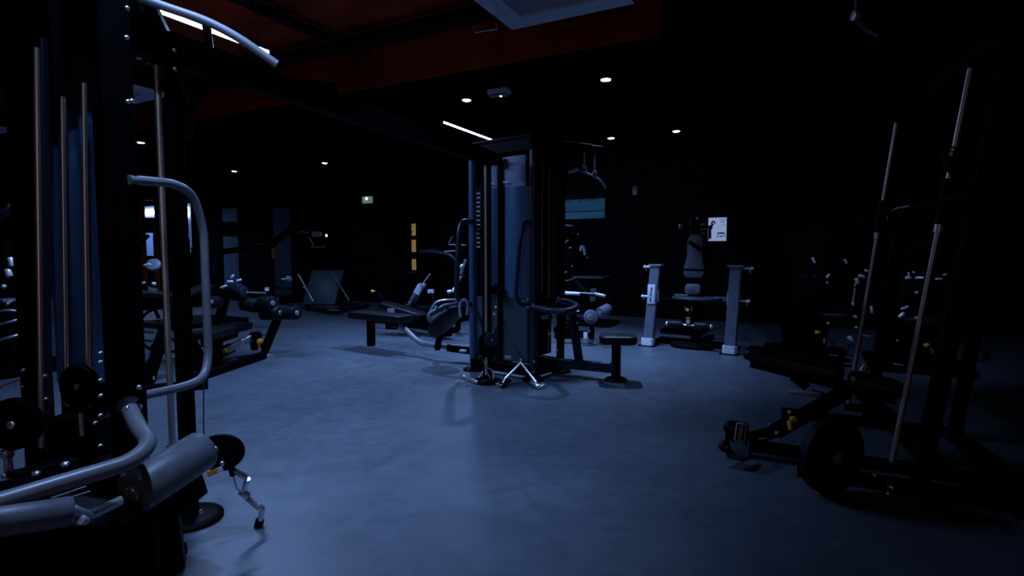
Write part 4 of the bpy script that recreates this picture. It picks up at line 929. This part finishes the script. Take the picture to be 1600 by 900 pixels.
# dark uprights and arms of a rack beyond, with thin blue edges
root = thing('rear_lever_machine', 'dark lever machine with a slanting arm, between the far openings', 'gym machine', (-5.6, 9.5, 0))
MB().box((-5.6, 9.5, .04), (1.2, 1.3, .08)).build('base', BLK, root)
MB().beam((-5.7, 9.5, .05), (-5.7, 9.5, 1.5), .12, .12).build('column', BLK, root)
MB().beam((-5.494, 9.5, 1.97)[:2] + (1.2,), (-5.5, 9.5, 1.35), .12, .12).build('arm', BLK, root)
MB().beam((-4.146, 9.3, 1.348), (-3.723, 9.3, 1.696), .09, .1).build('lever_arm', BLK, root)
MB().beam((-5.6, 9.5, 1.2), (-4.102, 9.3, 1.37), .09, .1).build('lever_link', BLK, root)
MB().box((-4.82, 9.4, 1.657), (.36, .1, .25), yaw=0, ch=.03).build('console_box', BLK, root)
MB().pad((-6.215, 9.4, 1.722), (1, 0, 0), (0, 0, 1), rrect(.28, .26, .05)[::-1], .06, .01).build('screen_back', BLK, root)
b = MB(); b.tube([(-6.256, 9.4, 1.547), (-6.451, 9.4, 1.36), (-6.485, 9.4, 1.085), (-6.4, 9.4, 0.753)], .03, 10, .1); b.tube([(-6.4, 9.4, 0.753), (-6.2, 9.5, .1)], .03, 10); b.build('bent_tube', BLK, root)
for p, q in (((-5.212, 9.3, 1.141), (-5.276, 9.3, 0.89)), ((-5.058, 9.3, 1.163), (-5.123, 9.3, 0.868))): MB().tube([p, q], .012, 8).build('blue_edge', NAVY, root)

# ================================================================== TILTED FOOTPLATE MACHINE
root = thing('leg_press_machine', 'low machine with a large tilted footplate and steel side rails on a flat base frame', 'gym machine', V((-4.038, 11.778, 0.0)))
pc = V((-3.869, 11.2, 0.526))
q1, q2, q3, q4 = V((-4.377, 11.3, 0.773)), V((-3.639, 11.0, 0.785)), V((-3.241, 10.6, 0.364)), V((-3.963, 10.9, 0.313))
cc = (q1+q2+q3+q4)/4; X_ = (q2-q1).normalized(); Y_ = (q1-q4).normalized()
MB().pad(cc, X_, Y_, rrect((q2-q1).length, (q1-q4).length, .02, 2), .04, .01).build('footplate', SHT, root)
for a, b_ in ((q4-X_*.06, q1-X_*.06), (q3+X_*.04, q2+X_*.04)):
    r = MB().beam(a-Y_*.12, b_+Y_*.02, .04, .07, up=X_).build('side_rail', BLK, root)
    MB().tube([a-Y_*.1-V((.0, .05, -.03)), b_-V((.0, .05, -.03))], .014, 10).build('rail_edge', STL, root)
    MB().beam((b_.x+.05, b_.y+.35, 0), b_, .08, .08).build('rear_strut', BLK, root)
MB().roll((-4.189, 10.9, 0.545), (-4.137, 10.9, 0.584), .03, .01).build('rail_knob', CHR, root)
MB().beam(V((-5.054, 12.4, 0.044)), V((-3.661, 11.06, 0.05)), .12, .10).build('base_frame', NAVY, root)
MB().beam(V((-3.661, 11.06, 0.05)), V((-3.325, 12.4, 0.044)), .12, .10).build('base_frame', NAVY, root)
MB().beam(V((-5.054, 12.4, 0.044)), V((-4.376, 13.0, 0.04)), .12, .10).build('base_frame', NAVY, root)
MB().beam(V((-4.376, 13.0, 0.04)), V((-3.325, 12.4, 0.044)), .12, .10).build('base_frame', NAVY, root)
g = V((-3.574, 10.836, 0.1)); MB().box((g.x, g.y, .105), (.26, .1, .012)).build('foot_label', STL, root)

# treadmill beyond it
root = thing('far_treadmill', 'dark treadmill with a lettered console behind the tilted footplate machine', 'treadmill', (-5.0, 13.6, 0))
tc = V((-5.0, 13.6, 0))
MB().box(tc+ZV*.1, (.8, 1.4, .2), ch=.03).build('deck', BLK, root)
for s_ in (-1, 1):
    MB().beam(tc+UV*s_*.4+VV*.5+ZV*.1, tc+UV*s_*.38+VV*.3+ZV*1.45, .08, .1).build('mast', BLK, root)
    MB().tube([tc+UV*s_*.38+VV*.3+ZV*1.3, tc+UV*s_*.38-VV*.3+ZV*1.2], .025, 10).build('handrail', BLK2, root)
MB().beam(tc-UV*.4+VV*.35+ZV*1.55, tc+UV*.45+VV*.3+ZV*1.55, .08, .26).build('console', BLK2, root)
cl = V((-4.77, 13.35, 1.703))
fr = [cl + UV*x + ZV*y for x, y in rrect(.30, .10, .045)]
b = MB(); b.tube(fr+[fr[0]], .006, 6); b.build('emblem_outline', LBL, root)
words('GYMLECO', cl, UV, ZV, .072, LBL, root, 'emblem_lettering')
MB().box((-4.536, 13.35, 1.672), (.03, .02, .05), yaw=0).build('indicator_lamp', LAMP, root)
for p, q in (((-5.19, 13.35, 1.765), (-4.972, 13.35, 1.75)), ((-4.959, 13.35, 1.625), (-4.854, 13.35, 1.438)), ((-4.918, 13.35, 1.391), (-4.573, 13.35, 1.391))): MB().tube([p, q], .009, 8).build('trim_rod', STL, root)

# ================================================================== behind the centre tower, left side
root = thing('rowing_rail_machine', 'machine with two slanting steel rails and chrome loop handles behind the low row bench', 'gym machine', V((-1.103, 8.457, 0.0)))
MB().beam((-1.626, 8.6, 0.409), (-1.392, 8.5, 0.761), .13, .06, up=(1, -.5, 0)).build('rail_face', GRY, root)
MB().beam((-1.495, 8.45, 0.614), (-1.419, 8.42, 0.745), .10, .01, up=(0, -1, .4)).build('scale_label', LBL, root)
MB().tube([(-1.416, 8.4, 0.727), (-1.258, 8.35, 0.927)], .012, 10).build('steel_rail', CHR, root)
MB().roll((-1.396, 8.4, 0.717), (-1.356, 8.4, 0.776), .022, .006).build('rail_sleeve', CHR, root)
ring = [V((-1.549, 8.3, 0.487)) + V((math.cos(a)*.05, 0, math.sin(a)*.05)) for a in [2*math.pi*k/24 for k in range(25)]]
MB().tube(ring, .008, 6).build('ring', BLK2, root)
MB().beam((-0.792, 8.0, 0.808), (-0.677, 8.0, 1.157), .05, .04).build('rail_face', GRY, root)
MB().tube([(-0.791, 7.9, 0.823), (-0.735, 7.9, 0.916)], .016, 10).build('steel_rail', CHR, root)
MB().roll((-0.706, 7.9, 1.074), (-0.762, 7.9, 1.018), .03, .008).build('rail_sleeve', STL, root)
for p, q in (((-0.865, 7.8, 0.69), (-0.818, 7.8, 0.746)), ((-0.929, 7.8, 0.69), (-0.874, 7.8, 0.7))): MB().roll(p, q, .022, .006).build('chrome_fitting', SCH, root)
MB().tube([(-1.18, 7.8, 0.413), (-1.105, 7.8, 0.552), (-0.921, 7.8, 0.58), (-0.791, 7.7, 0.588)], .014, 12, .08).build('loop_handle', CHR, root)
MB().tube([(-1.083, 7.7, 0.405), (-1.001, 7.7, 0.506), (-0.826, 7.6, 0.543)], .014, 12, .06).build('loop_handle', STL, root)
for p, q in (((-1.114, 7.6, 0.407), (-1.06, 7.6, 0.507)), ((-1.043, 7.6, 0.398), (-0.988, 7.6, 0.507)), ((-0.952, 7.6, 0.425), (-0.907, 7.6, 0.525))): MB().roll(p, q, .012, .004).build('short_rod', STL, root)
MB().disc((-1.059, 7.4, 0.377), (.6, -.6, .3), .10, .12, 24, .02).build('grey_roller', VING, root)
MB().beam((-1.626, 8.6, 0.368), V((-0.922, 7.78, 0.1)), .16, .12).build('main_beam', BLK, root)
MB().beam(V((-2.192, 9.498, 0.05)), V((-0.944, 8.39, 0.05)), .1, .1).build('base_beam', BLK, root)
MB().beam(V((-2.336, 9.87, 0.05)), (-1.626, 8.6, 0.388), .08, .1).build('rear_strut', BLK, root)
MB().pad((-1.648, 8.2, 0.38), (1, -.35, -.25), (.3, 1, 0), rrect(.75, .3, .08), .09, .03).build('seat_pad', VIN, root)
MB().beam(V((-0.852, 8.46, 0.05)), (-0.73, 7.95, 0.923), .08, .08).build('front_upright', BLK, root)
MB().beam(V((-0.852, 8.46, 0.05)), V((-0.994, 8.39, 0.05)), .08, .08).build('base_beam', BLK, root)
MB().box((-1.788, 8.0, 0.382), (.10, .06, .09), yaw=0, ch=.01).build('seat_bracket', STL, root)
yk = yknob((-2.246, 8.9, 0.622), (-1, -.2, 0), root, 1.2); MB().beam((-2.238, 8.95, 0.618), (-2.005, 8.7, 0.378), .06, .06).build('knob_arm', BLK, root)
q = V((-1.288, 8.6, 0.643)); MB().box(q, (.10, .02, .06), yaw=0, ch=.01).build('data_plate', LBL, root); MB().beam(q-ZV*.02+V((0, .03, 0)), V((-1.084, 8.318, 0.1)), .06, .06).build('plate_post', BLK, root)

root = thing('rear_treadmill', 'treadmill with long bent blue-lit side rail behind the tower, left of it', 'treadmill', (-1.15, 10.2, 0))
tc = V((-1.15, 10.2, 0))
MB().box(tc+ZV*.1, (.8, 1.6, .2), ch=.03).build('deck', BLK, root)
MB().tube([(-1.673, 9.9, 1.274), (-1.344, 9.7, 1.262), (-1.082, 9.6, 1.217), (-0.97, 9.6, 1.081), (tc.x+.2, tc.y-.5, .15)], .028, 12, .1).build('side_rail', NAVY, root)
MB().tube([(-1.572, 9.85, 1.297), (-1.38, 9.8, 1.308), (-1.287, 9.7, 1.25)], .014, 10, .05).build('grip', NAVY, root)
MB().beam(tc-UV*.38+VV*.5+ZV*.1, (-1.674, 9.9, 1.239), .08, .08).build('mast', BLK, root)
for p, q in (((-1.138, 9.8, 1.422), (-1.068, 9.8, 1.548)), ((-1.138, 9.8, 1.399), (-0.828, 9.8, 1.388)), ((-1.219, 9.8, 1.273), (-1.012, 9.8, 1.285))): MB().tube([p, q], .009, 8).build('console_edge', STL, root)
MB().box((-0.994, 9.85, 1.331), (.32, .04, .12), yaw=0, ch=.01).build('console', BLK2, root)
MB().beam((-0.999, 9.9, 1.285), tc+UV*.38+VV*.3+ZV*.1, .08, .08).build('mast', BLK, root)
for q in ((-1.905, 10.2, 2.142), (-1.728, 10.2, 1.988)): pass

# ================================================================== behind the centre tower, right side
root = thing('lying_leg_curl', 'black machine with white-ended grips, round disc and grey roller right behind the tower', 'gym machine', V((1.004, 8.066, 0.0)))
MB().beam(V((0.634, 7.864, 0.05)), V((1.118, 7.99, 0.05)), .1, .1).build('base_beam', BLK, root)
q = V((1.061, 7.993, 0.04)); MB().box((q.x, q.y, .045), (.17, .14, .09), ch=.02).build('foot_cap', WHT, root)
MB().beam(V((0.752, 7.927, 0.05)), (0.726, 7.7, 0.843), .1, .1).build('upright', BLK, root)
MB().tube([(0.679, 7.6, 1.027), (0.654, 7.5, 0.854), (0.672, 7.4, 0.736), (0.741, 7.3, 0.709)], .022, 12, .08).build('bent_arm', NAVY, root)
b = MB(); b.roll((0.715, 7.3, 0.709), (0.907, 7.25, 0.704), .022, .005); b.build('white_grip', WHT, root)
MB().tube([(0.723, 7.3, 0.726), (1.104, 7.2, 0.708)], .009, 10).build('steel_rod', STL, root)
b = MB(); b.roll((1.104, 7.2, 0.708), (1.232, 7.15, 0.678), .021, .005); b.build('steel_grip', STL, root)
for q in ((1.093, 7.3, 0.743), (1.086, 7.3, 0.631)): MB().box(q, (.075, .02, .06), yaw=0).build('grip_plate', SHT, root)
MB().beam((1.11, 7.4, 0.596), (0.895, 7.6, 0.848), .05, .05).build('grip_arm', BLK, root)
MB().beam((1.109, 7.4, 0.64), (1.068, 7.4, 0.333), .06, .06).build('grip_arm', BLK, root)
MB().disc((1.048, 7.2, 0.4), (.2, -1, .1), .095, .06, 26, .015).build('cam_disc', GRY, root)
MB().disc((1.032, 7.15, 0.398), (.2, -1, .1), .04, .03, 18).build('disc_hub', CHR, root)
roller((1.183, 7.3, 0.441), (1.321, 7.45, 0.486), .072, root, m=VING)
MB().beam((0.622, 7.5, 0.213), (1.087, 7.35, 0.339), .07, .08).build('lower_arm', BLK, root)
MB().beam((1.095, 7.4, 0.333), V((1.166, 7.864, 0.05)), .07, .08).build('front_upright', BLK, root)
MB().beam(V((1.109, 7.927, 0.05)), V((1.203, 7.927, 0.05)), .07, .08).build('base_beam', BLK, root)
MB().tube([(0.595, 7.4, 0.465), (0.894, 7.2, 0.477)], .012, 8).build('steel_rod', STL, root)

root = thing('rear_table_machine', 'machine with a blue-lit trapezoid top and chrome details, below the teal wall sign', 'gym machine', V((1.35, 9.6, 0)))
MB().pad((1.369, 9.3, 0.835), UV, VV, rrect(.55, .5, .03, 2), .03, .01).build('table_top', SHT, root)
MB().beam((1.4, 9.5, 0), (1.4, 9.5, .83), .12, .12).build('pedestal', BLK, root)
MB().box((1.4, 9.5, .03), (.8, .7, .06)).build('base', BLK, root)
MB().beam((1.25, 9.7, .8), (1.057, 9.5, 1.584), .1, .12).build('mast', BLK, root)
MB().tube([(0.806, 9.0, 0.785), (0.954, 9.0, 0.795), (1.072, 9.1, 0.833)], .01, 8, .05).build('bent_wire', STL, root)
MB().roll((0.829, 9.2, 1.723), (1.023, 9.2, 1.702), .013, .004).build('bright_rod', LBL, root)
MB().beam((0.931, 9.25, 1.715), (1.019, 9.45, 1.505), .04, .04).build('rod_arm', BLK, root)
b = MB(); b.tube([(1.155, 9.2, 1.283), (1.166, 9.2, 1.358), (1.209, 9.2, 1.347), (1.232, 9.2, 1.218)], .022, 10, .05); b.build('grey_strap', LBL, root)
MB().beam((1.205, 9.25, 1.283), (1.165, 9.45, 1.195), .05, .05).build('strap_arm', BLK, root)
MB().beam((1.035, 9.5, 1.506), (1.172, 9.5, 1.195), .08, .08).build('strap_arm', BLK, root)
for p, q in (((0.84, 9.3, 1.37), (0.959, 9.3, 1.468)), ((1.111, 9.3, 1.566), (1.133, 9.3, 1.555)), ((0.971, 9.3, 1.327), (1.015, 9.3, 1.348)), ((1.278, 9.3, 1.174), (1.3, 9.3, 1.163)), ((1.017, 9.3, 1.032), (1.039, 9.3, 1.021)), ((0.866, 9.2, 0.926), (0.931, 9.2, 0.926))): MB().roll(p, q, .011, .003, 10).build('chrome_fitting', SCH, root)

# ================================================================== things on the back wall
def wall_at(u, z, d=.0): return V(rm(u, V1-d, z))
def flat(name, label, cat, u, z, w_, h_, m, t=.02):
    o = MB().pad(wall_at(u, z, t/2+.001), UV, ZV, rrect(w_, h_, .004, 2)[::-1], t, .002)
    return o
t = thing('teal_wall_sign', 'dim teal wall sign crossed by a dark line, cropped dark letters along its top', 'sign', wall_at(-3.9, 2.0, .03))
MB().pad(wall_at(-3.89, 2.225, .02), UV, ZV, rrect(.97, .27, .004, 2)[::-1], .03, .002).build('upper_panel', TEAL, t)
MB().pad(wall_at(-3.89, 2.005, .02), UV, ZV, rrect(.97, .135, .004, 2)[::-1], .03, .002).build('lower_panel', TEAL, t)
MB().pad(wall_at(-3.89, 2.38, .035), UV, ZV, rrect(1.05, .10, .004, 2)[::-1], .06, .002).build('top_shade', DUCT, t)
words('ET SPIRIT', wall_at(-3.86, 2.335, .038), UV, ZV, .17, INK, t, 'lettering')

t = thing('wall_poster', 'pale glowing poster with dark machine drawings behind the grey shoulder bench', 'poster', wall_at(-1.29, 1.675, .01))
MB().pad(wall_at(-1.29, 1.675, .012), UV, ZV, rrect(.31, .42, .003, 2)[::-1], .012, .001).build('sheet', POST, t)
def ink(u, z, pts, w_=.018):
    return MB().tube([wall_at(-1.29+a, 1.675+c, .02) for a, c in pts], w_/2, 6).build('printed_drawing', INK, t)
ink(0, 0, [(-.10, .09), (-.09, .14), (-.06, .15), (-.04, .10)], .03); ink(0, 0, [(-.07, .10), (-.12, .02)], .03); ink(0, 0, [(-.125, .02), (-.12, -.17)], .045)
ink(0, 0, [(.02, -.07), (.12, -.07)], .03); ink(0, 0, [(.01, -.05), (.0, -.16)], .012); ink(0, 0, [(.12, -.07), (.13, -.15)], .012); ink(0, 0, [(.03, -.13), (.1, -.12)], .02)
ink(0, 0, [(.04, .17), (.14, .16)], .008); ink(0, 0, [(.05, .12), (.14, .15)], .006); ink(0, 0, [(.03, .05), (.13, .09)], .006); ink(0, 0, [(.06, .14), (.13, .11)], .006)
t = thing('hand_wall_decal', 'small grey open hand decal high on the black wall between lat bar and grey bench', 'wall decal', wall_at(-2.81, 2.47, .005))
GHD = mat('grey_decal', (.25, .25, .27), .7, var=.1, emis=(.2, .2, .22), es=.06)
MB().pad(wall_at(-2.81, 2.425, .008), UV, ZV, [(-.035, -.06), (.035, -.06), (.04, 0), (.045, .03), (-.045, .03), (-.04, 0)][::-1], .006, .001).build('palm', GHD, t)
for k, (a, h) in enumerate([(-.05, .05), (-.02, .075), (.01, .08), (.042, .07)]):
    MB().beam(wall_at(-2.81+a*.85, 2.45, .008), wall_at(-2.81+a*1.15, 2.455+h, .008), .017, .006).build('finger', GHD, t)
t = thing('exit_sign', 'small pale rectangular emergency exit sign high on the black wall, left of centre', 'sign', wall_at(-9.55, 2.57, .02))
MB().pad(wall_at(-9.55, 2.57, .03), UV, ZV, rrect(.30, .165, .008, 2)[::-1], .05, .004).build('face', EXG, t)
MB().disc(wall_at(-9.55, 2.60, .06), VV, .03, .01, 14).build('lamp_dot', LAMP, t)
MB().beam(wall_at(-9.63, 2.53, .06), wall_at(-9.60, 2.58, .06), .02, .006).build('running_figure', mat('exit_green', (.02, .3, .12), .5, emis=(.05, .6, .25), es=.25), t)
t = thing('lit_shelf_niche', 'narrow wall niche with three amber lit panels one above another, left of the centre tower', 'shelf', wall_at(-8.08, .8, .1))
for k, (z0, z1) in enumerate(((1.66, 1.94), (1.27, 1.56), (.84, 1.10))):
    MB().pad(wall_at(-8.08, (z0+z1)/2, .03), UV, ZV, rrect(.20, z1-z0, .003, 2)[::-1], .02, .002).build('lit_panel', YWL, t)
fm = MB().box(wall_at(-8.21, 1.35, .08), (.03, .15, 1.3)).build('side_board', BLK, t); MB().box(wall_at(-7.95, 1.35, .08), (.03, .15, 1.3)).build('side_board', BLK, t)
for z in (1.98, 1.61, 1.185, .80): MB().box(wall_at(-8.08, z, .08), (.24, .15, .03)).build('shelf_board', BLK, t)
b = MB(); b.disc(wall_at(-8.16, 1.75, .09), VV, .035, .04, 12); b.build('ornament', BLK2, t)
MB().box(wall_at(-8.1, .78, .16), (.3, .02, .015)).build('edge_strip', STL, t)
# far reaches seen through the openings
t = thing('far_counter', 'dark counter with a pale top seen through the orange framed opening', 'counter', rm(-20.5, 12, 0))
MB().box(rm(-20.5, 12, .55), (2.5, .5, 1.1)).build('counter_body', DUCT, t); MB().box(rm(-20.5, 12, 1.12), (2.6, .6, .04)).build('counter_top', LBL, t)
for u, lb in ((-20.35, 'left pale wooden board with pointed top behind the orange framed opening'), (-19.75, 'right pale wooden board with pointed top behind the orange framed opening')):
    q = rm(u, 11.4, 0)
    b = MB().pad((q[0], q[1], 1.15), UV, ZV, [(-.11, -1.15), (.11, -1.15), (.12, .7), (.08, 1.0), (0, 1.15), (-.08, 1.0), (-.12, .7)][::-1], .04, .01)
    tag(b.build('pointed_board', mat('pale_wood', (.45, .36, .25), .6, var=.2, vscale=12)), lb, 'board', 'boards in the far room')

# ================================================================== far left edge: cross trainer and frames
root = thing('cross_trainer', 'chrome-trimmed cross trainer partly cut off at the left edge', 'gym machine', V((-5.885, 6.387, 0.0)))
c = V((-5.464, 5.848, 0.0))
MB().box(c+ZV*.05, (1.3, .6, .1), ch=.02).build('base', BLK, root)
MB().beam(c+ZV*.05, c+V((0, .1, 1.4)), .12, .14).build('mast', BLK, root)
MB().pad((-5.01, 5.4, 1.647), (1, 0, .6), (0, .6, .8), rrect(.32, .16, .04), .04, .01).build('console', NAVY, root)
MB().roll((-4.877, 5.3, 1.689), (-4.832, 5.3, 1.713), .02, .006).build('console_tip', STL, root)
for p, q, r in (((-4.979, 5.4, 1.206), (-4.959, 5.4, 1.117), .025), ((-5.012, 5.4, 1.092), (-4.991, 5.4, 1.015), .03), ((-5.066, 5.4, 0.926), (-5.042, 5.4, 0.907), .02)): MB().roll(p, q, r, r*.3, 12).build('chrome_fitting', SCH, root)
for pts in ([(-5.131, 5.3, 0.782), (-4.867, 5.3, 0.801), (-4.853, 5.2, 0.754)], [(-5.042, 5.2, 0.667), (-4.843, 5.2, 0.704), (-4.787, 5.3, 0.675)], [(-4.954, 5.1, 0.545), (-4.739, 5.1, 0.6), (-4.694, 5.2, 0.624)], [(-4.866, 5.0, 0.409), (-4.655, 5.0, 0.469), (-4.612, 5.1, 0.49)]):
    MB().tube(pts, .012, 8, .15).build('steel_rod', STL, root)
MB().beam((-5.197, 5.3, 0.738), (-4.862, 5.3, 0.794), .25, .03).build('foot_tray', GRY, root)
MB().beam((-5.11, 5.2, 0.574), (-4.792, 5.3, 0.593), .12, .10).build('foot_beam', BLK, root)
MB().beam(c+ZV*.1, (-4.97, 5.25, 0.599), .1, .1).build('support', BLK, root)
q = V((-5.984, 6.547, 0.0)); t = thing('small_floor_weight', 'small dark weight lying on the floor at the left edge', 'weight plate', q)
MB().roll(q+ZV*.001, q+ZV*.04, .09, .01).build('disc', RUB, t); MB().roll(q+ZV*.041, q+ZV*.05, .03, .003).build('hub', STL, t)
